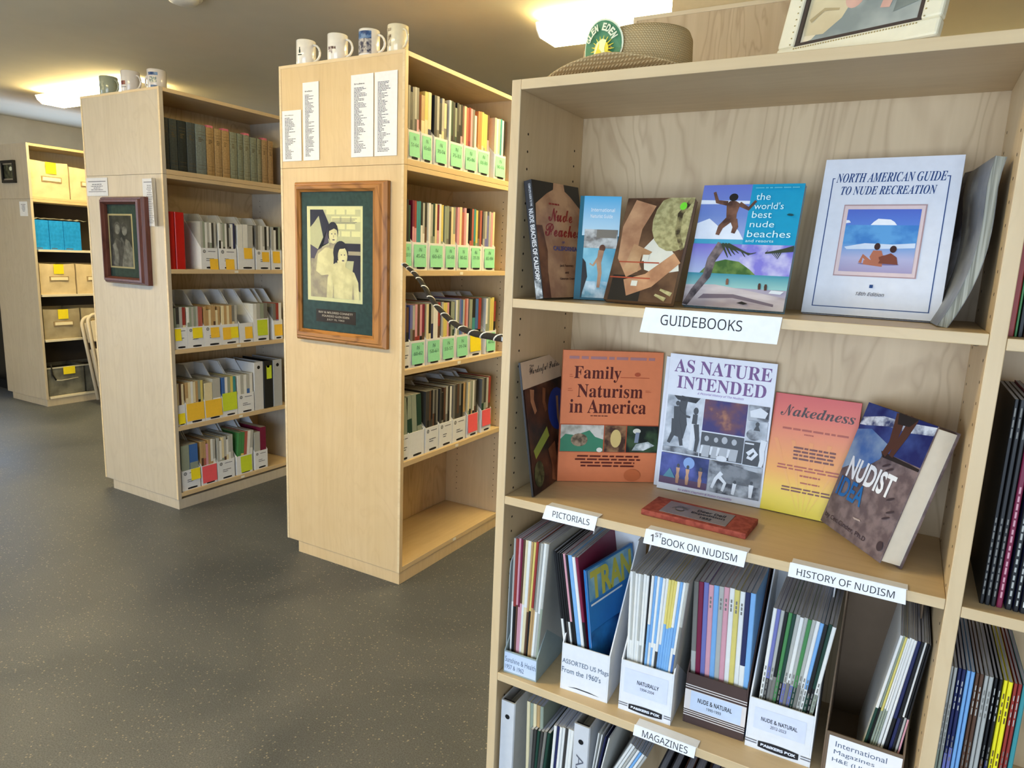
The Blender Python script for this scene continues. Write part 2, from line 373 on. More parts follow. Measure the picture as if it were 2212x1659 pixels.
# ================================================================= BOOKCASES
TH = .0195
def holes(mb, x, y0s, z0, z1, sgn, axis='x'):
    """rows of shelf-pin holes, small dark recesses ringed on the panel"""
    z = z0
    while z < z1:
        for yy in y0s:
            M = (Matrix.Translation((x, yy, z)) @ Matrix.Rotation(PI/2, 4, 'Y')) if axis == 'x' else (Matrix.Translation((yy, x, z)) @ Matrix.Rotation(PI/2, 4, 'X'))
            mb.lathe([(0, sgn*.0003), (.0022, sgn*.0003), (.0026, 0)], mat('pin_hole', (48, 34, 22), .9), 8, M=M, smooth=False)
        z += .032
def double_case(name, x0, x1, y0, y1, shelves, label, upper, wz=WZ, toe=True, zl=1.7344, H=2.1467, group='tall double-sided birch bookcases', deck=.078, topt=.018, seam=True):
    """free-standing double-sided bookcase; end panel faces -y, shelves open to +x and -x"""
    t = empty(name, ((x0+x1)/2, (y0+y1)/2, 0), 0, label, 'bookcase', group)
    ox, oy = (x0+x1)/2, (y0+y1)/2
    def part(nm, bx, m, bev=.0012):
        a, b_, c, d, e_, f = bx; return MB().box(a-ox, b_-ox, c-oy, d-oy, e_, f, m).build(nm, t, bev)
    pz = .055
    part('end_panel', (x0, x1, y0, y0+TH, pz, zl), wz); part('end_panel', (x0, x1, y1-TH, y1, pz, zl), wz)
    xm = ox; part('back_panel', (xm-.006, xm+.006, y0+TH, y1-TH, deck, zl-TH), WP)
    part('top_board', (x0, x1, y0+TH, y1-TH, zl-TH, zl), WY)
    part('plinth', (x0+.067, x1-.004, y0+.004, y1-.02, 0, pz), wz)
    # thin edging strips down the end panel's borders
    e_ = MB()
    for xa in (x0, x1-.012): e_.box(xa-ox, xa+.012-ox, y0-.0016-oy, y0-oy, pz, zl, WE)
    e_.build('edge_band', t, .0005)
    for side in (1, -1):
        for zt in list(shelves)+[deck]:
            tk = .0225 if zt != deck else .022
            xa, xb = (xm+.006, x1) if side > 0 else (x0, xm-.006)
            s_ = part('shelf', (xa, xb, y0+TH+.0005, y1-TH-.0005, zt-tk, zt), WY)
            if side > 0:
                mid = (y0+y1)/2+.0; MB().box(x1-ox, x1+.0008-ox, mid-oy-.012, mid-oy+.012, zt-tk+.005, zt-.005, TAPE).build('shelf_tag', s_)
    hb = MB(); holes(hb, y0+TH-oy, (x1-.03-ox, x1-.26-ox), deck+.08, zl-.06, -1, 'y'); holes(hb, y1-TH-oy, (x1-.03-ox, x1-.26-ox), deck+.08, zl-.06, 1, 'y')
    o = hb.build('pin_holes', t); o['kind'] = 'stuff'
    # the loose box unit that sits on top
    u = empty(name+'_riser', (ox, oy, zl), 0, upper, 'bookcase', 'open box units on top of the bookcases'); 
    def up_(nm, bx, m): a, b_, c, d, e2, f = bx; return MB().box(a-ox, b_-ox, c-oy, d-oy, e2-zl, f-zl, m).build(nm, u, .0012)
    zb = zl+.001
    up_('end_panel', (x0, x1, y0, y0+TH, zb, H), wz); up_('end_panel', (x0, x1, y1-TH, y1, zb, H), wz)
    up_('back_panel', (xm-.006, xm+.006, y0+TH, y1-TH, zb+.024, H-topt), WP)
    up_('top_board', (x0, x1, y0+TH, y1-TH, H-topt, H), WY); up_('bottom_board', (x0, x1, y0+TH, y1-TH, zb, zb+.023), WY)
    e_ = MB()
    for xa in (x0, x1-.012): e_.box(xa-ox, xa+.012-ox, y0-.0016-oy, y0-oy, zb-zl, H-zl, WE)
    e_.box(x0+.012-ox, x1-.012-ox, y0-.0016-oy, y0-oy, H-zl-.012, H-zl, WE); e_.build('edge_band', u, .0005)
    return t, u
xM0, xM1, yM, HM, ZS = -2.4098, -1.74, 2.1793, 2.1467, 1.7344
yM1 = yM+.825
SH = [1.333, .932, .5417]; DECK = .078; SH0 = ZS+.024
double_case('bookcase', xM0, xM1, yM, yM1, SH, 'middle birch double-sided bookcase lit warm yellow, with empty bottom shelf', 'open birch box unit holding green-noted files under four mugs')
xL0, xL1, yL = -3.9087, -3.2426, 2.1924
yL1 = yL+.825
SHL = [1.272, .8605, .4524]
double_case('bookcase', xL0, xL1, yL, yL1, SHL, 'greyish birch bookcase with a small dark-framed portrait on its end', 'greyish birch box unit holding bound volumes under three mugs', WG, zl=1.7344, H=2.139, deck=.09)
xN0 = -.8472; xN1 = xN0+.67
double_case('bookcase', xN0, xN1, yM, yM1, SH, 'birch bookcase standing directly behind the front display shelves', 'birch box unit behind the hat and the leaning picture', WP)
xF0, xF1, yF = -6.8234, -6.1898, 3.0253
yF1 = yF+1.0
ZF = 1.706
# far-left case has thin white steel shelves below
t = empty('bookcase', ((xF0+xF1)/2, (yF+yF1)/2, 0), 0, 'farthest bookcase at the left with fabric bins and thin white shelves', 'bookcase', 'tall double-sided birch bookcases')
def fpart(nm, a, b_, c, d, e_, f, m, par=t, dz=0): return MB().box(a-(xF0+xF1)/2, b_-(xF0+xF1)/2, c-(yF+yF1)/2, d-(yF+yF1)/2, e_-dz, f-dz, m).build(nm, par, .001)
fpart('end_panel', xF0, xF1, yF, yF+TH, .06, ZF, WG); fpart('end_panel', xF0, xF1, yF1-TH, yF1, .06, ZF, WG)
fpart('back_panel', -6.51, -6.50, yF+TH, yF1-TH, .06, ZF-.02, mat('dark_hardboard', (62, 54, 46), .7)); fpart('plinth', xF0+.06, xF1-.01, yF+.01, yF1-.01, 0, .06, WG)
fpart('top_board', xF0, xF1, yF+TH, yF1-TH, ZF-.02, ZF, WY)
SHF = [1.3085, .941, .5641, .0803]
WSH = mat('white_shelf_edge', (222, 214, 196), .5)
for z in SHF: fpart('shelf', -6.50, xF1, yF+TH+.012, yF1-TH-.012, z-.018, z, WSH)
st = MB()
for z in range(40): 
    st.box(xF1-.06-(xF0+xF1)/2, xF1-.05-(xF0+xF1)/2, yF+TH-(yF+yF1)/2, yF+TH+.004-(yF+yF1)/2, .1+z*.039, .112+z*.039, mat('slot', (8, 8, 8), .8))
st.box(xF1-.075-(xF0+xF1)/2, xF1-.035-(xF0+xF1)/2, yF+TH-(yF+yF1)/2, yF+TH+.002-(yF+yF1)/2, .08, ZF-.03, mat('black_standard', (40, 36, 32), .5))
st.build('shelf_standard', t)
u = empty('bookcase_riser', ((xF0+xF1)/2, (yF+yF1)/2, ZF), 0, 'pale box unit with beige bins at the far left', 'bookcase', 'open box units on top of the bookcases')
for nm, bx, m in [('end_panel', (xF0, xF1, yF, yF+TH, ZF+.001, 2.137), WG), ('end_panel', (xF0, xF1, yF1-TH, yF1, ZF+.001, 2.137), WG), ('bottom_board', (xF0, xF1, yF+TH, yF1-TH, ZF+.001, ZF+.022), WY),
                  ('top_board', (xF0, xF1, yF+TH, yF1-TH, 2.117, 2.137), WY), ('back_panel', (-6.51, -6.5, yF+TH, yF1-TH, ZF+.022, 2.117), WG)]:
    fpart(nm, *bx, m, par=u, dz=ZF)

# ---- front display bookcase (two bays), faces -y
xR0, xR1, yR, dR = -.6869, .1052, 1.1739, .2845
xR1b = xR1+.0207; xR2 = xR1b+.79; zRT, zRTu = 1.723, 1.705
RS = [(1.3218, 1.3044), (.9199, .9024), (.5219, .5036), (.125, .107)]
yRb = yR+dR
t = empty('display_bookcase', (xR0, yR, 0), 0, 'front birch bookcase displaying guidebooks, with a straw hat on top', 'bookcase')
def rp_(nm, a, b_, c, d, e_, f, m, par=None, bev=.0012):
    return MB().box(a-xR0, b_-xR0, c-yR, d-yR, e_, f, m).build(nm, par or t, bev)
rp_('side_panel', xR0, xR0+.0195, yR, yRb, 0, zRT, WZ)
rp_('side_panel', xR1, xR1b, yR, yRb, 0, zRTu, WZ)
rp_('side_panel', xR2, xR2+.0195, yR, yRb, 0, zRT, WZ)
rp_('top_board', xR0+.0197, xR2-.0002, yR, yRb, zRTu, zRT, WX)
rp_('back_panel', xR0, xR2+.0195, yRb, yRb+.008, 0, zRT, WP)
rp_('plinth', xR0+.02, xR1, yR+.05, yR+.065, 0, .107, WX); rp_('plinth', xR1b, xR2, yR+.05, yR+.065, 0, .107, WX)
for zt, zb in RS:
    rp_('shelf', xR0+.0198, xR1-.0003, yR, yRb-.0003, zb, zt, WX)
for zt, zb in [(1.3173, 1.3), (.9143, .8966), (.517, .4995), (.125, .107)]:
    rp_('shelf', xR1b+.0003, xR2-.0003, yR, yRb-.0003, zb, zt, WX)
hb = MB(); holes(hb, .0196, (.035, .245), .16, 1.66, 1); holes(hb, xR1-xR0-.0001, (.035, .245), .16, 1.66, -1)
for zt, zb in RS[:3]:
    hb.lathe([(0, -.004), (.004, -.003), (.005, 0)], STEEL, 8, (xR1-xR0-.012, .03, zb))
o = hb.build('pin_holes', t); o['kind'] = 'stuff'
MB().box(xR1-xR0-.006, xR1-xR0+.0, .0, .004, .53, .90, WX)

# ================================================================= MAGAZINES AND FILES
def FRONT(w=0): return frameM(Vector((0, 0, 0)), Vector((1, 0, 0)), Vector((0, 0, 1)), Vector((0, -1, 0)))
def file_box(loc, rz, w, hf, hb, d, m, label, group, sx0=.0, slope=.16, wall=.0028):
    t = empty('magazine_file', loc, rz, label, 'magazine file', group)
    b = MB(); prof = [(0, 0), (0, hf), (slope, hb), (d, hb), (d, 0)]
    b.prism(prof, 0, wall, m, 'x'); b.prism(prof, w-wall, w, m, 'x')
    b.box(wall, w-wall, 0, wall, 0, hf, m); b.box(wall, w-wall, d-wall, d, 0, hb, m); b.box(wall, w-wall, wall, d-wall, 0, wall, m)
    b.build('box', t, .0005)
    return t
def note(t, w, h, x, z, s, m, text=None, hs=None, curl=.004, seed=0):
    """sticky note on a file's front, its foot curling away"""
    hs = hs or s; n = 5; mb = MB(); v = []
    for i in range(n+1):
        f = i/n; y = -.0008-curl*(f**2); zz = z+hs*(1-f)
        v += [(x, y, zz), (x+s, y*(.6 if seed % 2 else 1), zz)]
    mb.add(v, [(2*i+2, 2*i+3, 2*i+1, 2*i) for i in range(n)], m)
    o = mb.build('sticky_note', t)
    if text:
        a = Art(s, hs, .0024)
        HWI = mat('felt_pen', (62, 110, 92), .6); a.text(text[0], .42, .70, .6, .86, HWI, 'sans', 0)
        if len(text) > 1: a.text(text[1], .16, .42, .86, .58, HWI, 'sans', 0)
        a.build('handwriting', o, frameM(Vector((x, -.0008, z)), Vector((1, 0, 0)), Vector((0, 0, 1)), Vector((0, -1, 0))))
    return o
def logo(a, u0, u1, v0, v1, style=0):
    """bowed dark maker's plate along the foot of a file"""
    n = 10; q = []
    for i in range(n+1):
        f = i/n; q.append((u0+(u1-u0)*f, v0+(v1-v0)*(.14-.14*4*f*(1-f))))
    for i in range(n+1):
        f = 1-i/n; q.append((u0+(u1-u0)*f, v1-(v1-v0)*(.14-.14*4*f*(1-f))))
    a.poly(q, INK)
seen_mesh = {}
def mag_mesh(th, h, d, cols, seed):
    mb = MB(); rnd = random.Random(seed); ms = [pm(c) for c in cols]
    cuts = [0]
    for i in range(len(cols)-1): cuts.append(cuts[-1]+(1.0/len(cols))*rnd.uniform(.75, 1.25))
    cuts.append(1); cuts[-1] = 1
    c = .0006; z = h
    for i in range(len(cols)):
        z1 = h*(1-cuts[i]); z0 = h*(1-cuts[i+1]); m = ms[i]
        mb.add([(0, .0, z0), (th, 0, z0), (th, 0, z1), (0, 0, z1)], [(0, 1, 2, 3)], m)
    m = ms[0]
    mb.add([(0, 0, 0), (0, 0, h), (0, d, h), (0, d, 0)], [(0, 1, 2, 3)], m)
    mb.add([(th, 0, 0), (th, d, 0), (th, d, h), (th, 0, h)], [(0, 1, 2, 3)], ms[-1])
    mb.add([(0, d, 0), (0, d, h), (th, d, h), (th, d, 0)], [(0, 1, 2, 3)], PAGES)
    mb.add([(0, 0, h), (c, c, h), (th-c, c, h), (th, 0, h), (0, d, h), (c, d, h), (th-c, d, h), (th, d, h)], [(0, 3, 2, 1), (0, 1, 5, 4), (2, 3, 7, 6)], m)
    mb.add([(c, c, h-.0005), (th-c, c, h-.0005), (th-c, d, h-.0005), (c, d, h-.0005)], [(0, 1, 2, 3)], PAGES)
    mb.add([(0, 0, 0), (th, 0, 0), (th, d, 0), (0, d, 0)], [(3, 2, 1, 0)], PAGES)
    return mb
def mag(M, th, h, d, cols, label, group, seed, name='magazine', cat='magazine'):
    o = mag_mesh(th, h, d, cols, seed).build(name)
    o.matrix_world = M; tag(o, label, cat, group); return o
def mag_near(M, th, h, d, cols, label, group, seed, spine=None, name='magazine', cat='magazine', pages=None):
    """cover folded round the spine as its own mesh, page block as a child"""
    mb = MB(); rnd = random.Random(seed); c = .0005
    cuts = [0]
    for i in range(len(cols)-1): cuts.append(cuts[-1]+(1.0/len(cols))*rnd.uniform(.94, 1.06))
    cuts.append(1)
    bw = min(th*.28, .0012)
    for i, ch in enumerate(cols):
        z1 = h*(1-cuts[i]); z0 = h*(1-cuts[i+1])
        mb.add([(0, bw, z0), (bw, 0, z0), (th-bw, 0, z0), (th, bw, z0), (0, bw, z1), (bw, 0, z1), (th-bw, 0, z1), (th, bw, z1)], [(0, 1, 5, 4), (1, 2, 6, 5), (2, 3, 7, 6)], pm(ch))
    sm = pm(cols[0])
    for xa, xb in ((0, c), (th-c, th)): mb.box(xa, xb, bw, d, 0, h, sm)
    mb.add([(0, bw, h), (bw, 0, h), (th-bw, 0, h), (th, bw, h), (0, bw, 0), (bw, 0, 0), (th-bw, 0, 0), (th, bw, 0)], [(0, 1, 2, 3), (7, 6, 5, 4)], sm)
    o = mb.build(name); o.matrix_world = M; tag(o, label, cat, group)
    MB().box(c, th-c, bw, d-.003, .0008, h-.0004, pages or PAGED).build('pages', o)
    if spine:
        a = Art(th, h)
        for (v0, v1, ch) in spine:
            n = max(3, int((v1-v0)*h/.012)); m = pm(ch)
            for k in range(n):
                p = v0+(v1-v0)*k/n; a.rect(.34, p, .66, p+(v1-v0)/n*rnd.uniform(.55, .85), m, k > 0)
        a.build('spine_lettering', o, FRONT())
    return o
ORD = ['first', 'second', 'third', 'fourth', 'fifth', 'sixth', 'seventh', 'eighth', 'ninth']
def leanM(loc, rz, lean, th=0):
    return Matrix.Translation(loc) @ Matrix.Rotation(rz, 4, 'Z') @ Matrix.Translation((0, 0, th*math.sin(abs(lean)))) @ Matrix.Rotation(lean, 4, 'Y')

def side_row(xf, z, files, where, grp, hf=.112, note_m=NOTEG, H=.272, setback=.012):
    """a row of files on a shelf that opens to +x. files: (px0, px1, mags, notes, opts)"""
    for i, (u0, u1, specs, nt_, op) in enumerate(files):
        ya, yb = yat(xf-setback, z, u0), yat(xf-setback, z, u1)
        if yb-ya > .112: yb = ya+.112
        if yb-ya < .05: ya = yb-.09
        ya = max(ya, op.get('ymin', -9))
        w = yb-ya; colr = op.get('m', CARD); mn = {CARD: 'white', CARDD: 'dark brown'}.get(colr, 'brown')
        hfi = op.get('hf', hf)
        extra = op.get('lab', '')
        t = file_box((xf-setback, ya, z), PI/2, w, hfi, .292, .235, colr, 'white magazine file%s, %s from the left on %s' % (extra, ORD[i], where), 'magazine files on '+where)
        a = Art(w, hfi)
        if op.get('crest', 1):
            a.ell(.2, .84, .085, .085*w/hfi, INKG); a.ell(.2, .84, .055, .055*w/hfi, mat('crest_grey', (170, 172, 170), .6))
            a.rect(.42, .83, .86, .86, INKG); a.lines(.3, .38, .8, .56, 2, INKG, i, .4)
        if op.get('plate', 1): logo(a, .3, .82, .04, .13)
        if a.mb.v: a.build('printed_front', t, FRONT())
        for k, (nm_, nx, nz, s, hs, txt) in enumerate(nt_):
            o = note(t, w, hfi, nx*w, nz*hfi, s*w, nm_, txt, hs*hfi if hs else None, seed=i+k)
        # the magazines inside
        n = len(specs)
        if not n: continue
        slot = (w-.008)/n; lean = math.radians(op.get('lean', 0)); Hh = op.get('H', H)
        tot = {}; cnt = {}
        for c in specs: tot[c[0]] = tot.get(c[0], 0)+1
        for k, c in enumerate(specs):
            cnt[c[0]] = cnt.get(c[0], 0)+1
            h = Hh-random.uniform(0, .006)-(.02 if random.random() < .12 else 0)
            th = slot*.93; y0 = ya+.004+slot*k-(math.tan(lean)*0)
            M = leanM((xf-setback-.0035, y0, z+.0035), PI/2, lean, th)
            names = PNAME[c[0]]
            mag(M, th, h, .205, c, '%s%s magazine in the %s file on %s' % ((ORD[cnt[c[0]]-1]+' ') if tot[c[0]] > 1 else '', names, ORD[i], where), 'magazines in the %s file on %s' % (ORD[i], where), i*31+k)
G1 = lambda t, x=.1, s=.8: [(NOTEG, x, .12, s, .8, t)]
mid = 'the top level of the yellow-lit bookcase'
side_row(xM1, SH0, [
 (881, 906.7, ['gk', 'dk', 'gk', 'ld', 'gp'], G1(('N', '51-64'), .08, .86), dict(ymin=yM+TH+.003)),
 (909, 933, ['tc', 'yc', 'cn'], G1(('N', '65-69')), {}),
 (936.9, 965.5, ['dk', 'lg', 'kw', 'lc', 'cg'], G1(('N', '70-74')), {}),
 (968.5, 999.4, ['wG', 'xk', 'dk', 'Gx', 'dk', 'gkd', 'kp'], G1(('N', '75-83'), .12), {}),
 (1000.9, 1029.5, ['c', 'R', 'rm', 'p', 'gp', 'w'], G1(('N', '85-86'), .1), {}),
 (1030.3, 1055.9, ['ot', 'o', 'yc', 'yG', 'y', 'bp'], G1(('N', '88-89'), .06, .86), {}),
 (1066, 1090.6, ['c', 'w', 'cw', 'q', 'w', 'kb'], G1(('N', '90-93'), .1, .84), {}),
], mid, 'M0')
mid = 'the second level of the yellow-lit bookcase'
side_row(xM1, SH[0], [
 (874.5, 888.5, ['kb', 'k', 'xg'], [(NOTEG, .0, .15, .9, .78, ('N', '50-51'))], dict(ymin=yM+TH+.003, crest=0)),
 (889.7, 923, ['mp', 'rp', 'q', 'q', 'kwk', 'lw', 'kbw'], G1(('N', '45-62')), {}),
 (924.5, 958.7, ['wk', 'lG', 'xG', 'c', 'mp', 'w', 'yG'], G1(('N', '60-61')), {}),
 (958.7, 984, ['Gq', 'Gg', 'dG', 'c', 'Gc'], G1(('N', '65-68')), {}),
 (986, 1011.9, ['p', 'c', 'R', 'p', 'wc'], G1(('N', '80-82')), {}),
 (1012.5, 1040.4, ['kR', 'R', 'qe', 'yG', 'bg', 'R'], G1(('N', '77-79'), .15, .68), {}),
 (1041, 1070, ['gl', 'lv', 'vg', 'l', 'p', 'cw'], G1(('N', '83-84'), .14, .8), {}),
], mid, 'MA')
mid = 'the third level of the yellow-lit bookcase'
side_row(xM1, SH[1], [
 (872.5, 884.5, ['vd', 'bk'], [], dict(ymin=yM+TH+.003)),
 (885, 918, ['vg', 'lb', 'pr', 'br', 'pk', 'mb'], G1(('N', '60-62')), dict(H=.26)),
 (919.7, 951.5, ['cy', 'kc', 'lnw', 'w', 'w', 'rb'], G1(('N', '58-61')), dict(H=.262)),
 (952, 982, ['lk', 'y', 'yt', 'p', 'kb', 'G', 'Gx'], G1(('N', '55-57')), dict(H=.264)),
 (982.6, 1011, ['wG', 'G', 'vu', 'uv', 'lb', 'R', 'p'], G1(('N', '71-74')), {}),
 (1011.8, 1039, ['Gd', 'kqk', 'uk', 'rk'], [(NOTEY, .08, .22, .86, .8, ('', '75-7')[1:] )], dict(crest=0)),
 (1047, 1070, ['wG', 'G', 'y', 'y', 'rk'], G1(('N', '40-42'), .1, .8), {}),
], mid, 'MB')
mid = 'the fourth level of the yellow-lit bookcase'
side_row(xM1, SH[2], [
 (871.5, 882, ['G'], [], dict(ymin=yM+TH+.003)),
 (882, 915.7, ['Gx', 'G', 'xG'], [], dict(lean=-4, crest=0)),
 (918, 946.6, ['dg', 'dk', 'bd', 'kd', 'gb', 'dk', 'gd'], [], {}),
 (948, 976, ['db', 'kg', 'bk', 'lg', 'dk', 'w'], [], {}),
 (976.8, 1004.6, ['gx', 'dg', 'bd', 'gd', 'kb', 'tg'], [], {}),
 (1008.4, 1031, ['cG', 'lk', 'Gt', 'wk', 'gb', 'kd'], [(NOTER, .05, .2, .9, .8, None)], dict(crest=0)),
 (1038.5, 1058.9, ['gx', 'dG', 'lr', 'rb'], [(NOTER, .06, .28, .88, .72, None)], dict(crest=0)),
], mid, 'MC')

# ---- the greyish bookcase
# bound volumes on its top level
E_ = [1215, 1275, 1338, 1405, 1470, 1550, 1610, 1665, 1725, 1780, 1825, 1875, 1925, 1960, 2005, 2045]
VC = [(78, 80, 74), (74, 78, 72), (48, 52, 46), (76, 82, 80), (122, 130, 124), (172, 140, 92), (176, 146, 100), (178, 146, 98), (140, 142, 118), (134, 138, 116), (146, 146, 122), (138, 142, 120), (142, 138, 110), (170, 140, 98), (164, 132, 90)]
VN = ['grey', 'grey', 'dark grey', 'blue-grey', 'pale blue-grey', 'tan', 'tan', 'tan', 'sage', 'sage', 'sage', 'sage', 'sage', 'tan', 'tan']
PINKTAB = mat('pink_tab', (206, 110, 124), .7)
for i in range(15):
    ya, yb = yat(xL1-.03, SH0, E_[i]/3.456+.6), yat(xL1-.03, SH0, E_[i+1]/3.456)
    ya = max(ya, yL+TH+.002); th = yb-ya-.0015; h = .252-.004*(i > 4)-.006*(i > 10)
    m = mat2('buckram_%d' % i, tuple(int(v*.9) for v in VC[i]), VC[i], 120, .75); t = empty('bound_volume', (xL1-.03, ya, SH0-.004), PI/2, '%s bound volume%s, %s from the left on the greyish bookcase' % (VN[i], ' with a pink tab' if i in (5, 7, 10, 13) else '', (ORD+['tenth', 'eleventh', 'twelfth', 'thirteenth', 'fourteenth', 'last'])[i]), 'bound volume', 'bound volumes on the top level')
    b = MB(); r_ = .004
    b.prism([(0, r_), (r_*.4, .0015), (th*.5, -.001), (th-r_*.4, .0015), (th, r_), (th, .21), (th-.003, .21), (th-.003, r_), (.003, r_), (.003, .21), (0, .21)], 0, h, m, 'z'); b.build('cover', t)
    MB().box(.0032, th-.0032, r_+.0005, .205, .004, h-.004, PAGES).build('pages', t)
    a = Art(th, h, .0016)
    for v in (.12, .2, .8, .86): a.rect(.12, v, .88, v+.006, mat('gilt_line', (96, 78, 46), .5), True)
    a.lines(.25, .66, .75, .76, 3, mat('gilt_line', None), i, .5); a.build('spine_lettering', t, FRONT())
    if i in (5, 7, 10, 13): MB().box(th*.1, th*.85, .0, .03, h-.002, h+.01, PINKTAB).build('page_tab', t)
mid = 'the second level of the greyish bookcase'
NT = lambda m, x=.25, z=.15, s=.55, hs=.5: [(m, x, z, s, hs, None)]
for k, (a_, b_) in enumerate([(362.5, 382), (382.5, 403)]):
    ya, yb = max(yat(xL1-.015, SHL[0], a_), yL+TH+.002), yat(xL1-.015, SHL[0], b_)
    th = yb-ya-.002; t = empty('ring_binder', (xL1-.015, ya, SHL[0]), PI/2, 'red ring binder %s' % ('nearest the end panel of the greyish bookcase' if k == 0 else 'beside the white magazine files'), 'binder', 'red binders on the second level')
    b = MB(); m = mat('red_vinyl', (186, 24, 20), .35); b.prism([(0, .003), (.003, 0), (th-.003, 0), (th, .003), (th, .24), (th-.003, .24), (th-.003, .004), (.003, .004), (.003, .24), (0, .24)], 0, .285, m, 'z'); b.build('cover', t)
    MB().box(.004, th-.004, .02, .225, .006, .275, PAGES).build('pages', t)
side_row(xL1, SHL[0], [
 (435.5, 471.6, ['l', 'G', 'wk', 'lg', 'wG', 'dg', 'l'], NT(NOTEO, .5, .0, .5), {}),
 (474.5, 513.6, ['wk', 'lw', 'Gd', 'w', 'dg', 'lk', 'wl', 'n'], NT(NOTEO, .35, .0, .5), {}),
 (515, 552.7, ['wG', 'w', 'l'], NT(NOTEO, .35, .5, .5, .5), dict(hf=.12, crest=0)),
 (554, 584.5, ['g', 'l', 'wk', 'lw', 'k', 'wl'], NT(NOTEO, .4, .4, .5, .5), {}),
 (587.4, 609, ['lG', 'w', 'kg', 'G'], NT(NOTEO, .1, .35, .7, .6), dict(crest=0)),
], mid, 'LA', H=.245)
mid = 'the third level of the greyish bookcase'
side_row(xL1, SHL[1], [
 (374, 406, ['Gx', 'dG', 'lG', 'rc'], NT(NOTEY, .1, .4, .45, .55), dict(ymin=yL+TH+.003)),
 (406.5, 442, ['wG', 'G', 'lw', 'Gk', 'l', 'R', 'R'], NT(NOTEY, .3, .45, .6, .5), {}),
 (442.7, 479.8, ['tc', 't', 'ct', 't', 'tb', 'c', 't'], NT(NOTEO, .35, .4, .5, .5), {}),
 (480.3, 516, ['ct', 't', 'cg', 't', 'gc', 'l'], [(NOTEO, .05, .25, .5, .6, None), (NOTEY, .52, .3, .46, .55, None)], dict(crest=0)),
 (518, 547, [], NT(NOTEO, .4, .2, .55, .6), dict(crest=0)),
 (548, 590, ['w', 'lw', 'G', 'g'], NT(NOTEL, .25, .25, .66, .7), dict(crest=0, hf=.13)),
 (591, 611, ['gl', 'rv', 'w'], NT(NOTEO, .1, .2, .85, .6), dict(crest=0)),
], mid, 'LB', H=.215)
mid = 'the fourth level of the greyish bookcase'
side_row(xL1, SHL[2], [
 (380.5, 402.5, ['ct', 'b', 'ct'], NT(NOTEY, .1, .1, .8, .5), dict(ymin=yL+TH+.003, crest=0)),
 (403.6, 443.5, ['tc', 'c', 'wt', 'cb', 'tc', 'Gk', 'yG'], NT(NOTEO, .02, .15, .95, .85), dict(crest=0)),
 (444, 481.3, ['cG', 'lw'], NT(NOTEO, .02, .15, .95, .85), dict(crest=0)),
 (481.8, 513.4, ['uw', 'wu', 'Ge', 'yG', 'qG'], NT(NOTEL, .0, .3, .98, .9), dict(crest=0)),
 (515, 550.5, ['w', 'lw', 'wu', 'lu', 'w'], [], dict(lean=0)),
], mid, 'LC', H=.225)
def binder(loc, rz, th, h, d, mc, label, group, hole=True, txt=None, lean=0, inner=None):
    t = empty('ring_binder', loc, rz, label, 'binder', group)
    if lean: t.matrix_world = leanM(loc, rz, lean, th)
    b = MB(); c = .003
    b.prism([(0, c), (c*.6, 0), (th-c*.6, 0), (th, c), (th, d), (th-c, d), (th-c, c+.001), (c, c+.001), (c, d), (0, d)], 0, h, mc, 'z'); b.build('cover', t)
    MB().box(c+.004, th-c-.004, .03, d-.012, .008, h-.02, inner or PAGES).build('pages', t)
    MB().box(c, th-c, .004, .012, .03, h-.003, mat('binder_spine_lining', (46, 44, 48), .5)).build('ring_plate', t)
    a = Art(th, h)
    if hole: a.ell(.5, .89, .16, .16*th/h, BLACK); 
    if txt:
        v, f = text_mesh(txt, 'sans', .0); a.up()
        # spine title reads downwards
        hgt = .46*th; wid = .33*h
        a.mb.add([(th*.5-hgt/2+hgt*p[1], h*.80-p[0]*wid, a.z) for p in v], f, INKG)
    if a.mb.v: a.build('spine_print', t, FRONT())
    return t
for k, (a_, b_, mc, lb) in enumerate([(551, 571, mat('white_vinyl', (206, 208, 212), .35), 'white binder left of the black one'), (571.7, 591.2, mat('black_vinyl', (30, 32, 34), .4), 'black binder with a lime label'), (591.8, 611, mat('grey_vinyl', (168, 172, 178), .4), 'pale grey binder right of the black one')]):
    ya, yb = yat(xL1-.015, SHL[2], a_), yat(xL1-.015, SHL[2], b_)
    t = binder((xL1-.015, ya, SHL[2]), PI/2, yb-ya-.002, .285, .26, mc, lb+' in the greyish bookcase', 'binders on the fourth level')
    if k == 1: a = Art(yb-ya, .285); a.rect(.3, .62, .85, .9, NOTEL); a.build('spine_label', t, FRONT())
mid = 'the bottom level of the greyish bookcase'
side_row(xL1, .09, [
 (394, 435.5, ['Gw', 'uG'], NT(NOTEY, .5, .45, .5, .55), {}),
 (437, 470, ['tb', 'tR', 'pc', 't', 'wt', 'lw'], NT(NOTER, .04, .12, .94, .85), dict(crest=0)),
 (471.6, 509, ['lc', 'wl', 'cG', 'lb', 'wc', 'lw', 'l'], [], {}),
 (512, 549.8, ['e', 'ey', 'Ro', 'w', 'lw'], NT(NOTEL, .25, .1, .7, .85), dict(crest=0, lean=5)),
 (551, 578.7, ['lw', 'm'], [], {}),
], mid, 'LD', H=.25)
# coloured folders poking up behind the middle level
for k, (ua, ub, va, c, lb) in enumerate([(371, 387, 626, 'r', 'red folder'), (432, 470, 614, 'n', 'dark blue folder'), (400, 436, 630, 'R', 'russet folder')]):
    ya, yb = yat(xL1-.2, SHL[1], ua+14), yat(xL1-.2, SHL[1], ub+14)
    ya = max(ya, yL+TH+.004)

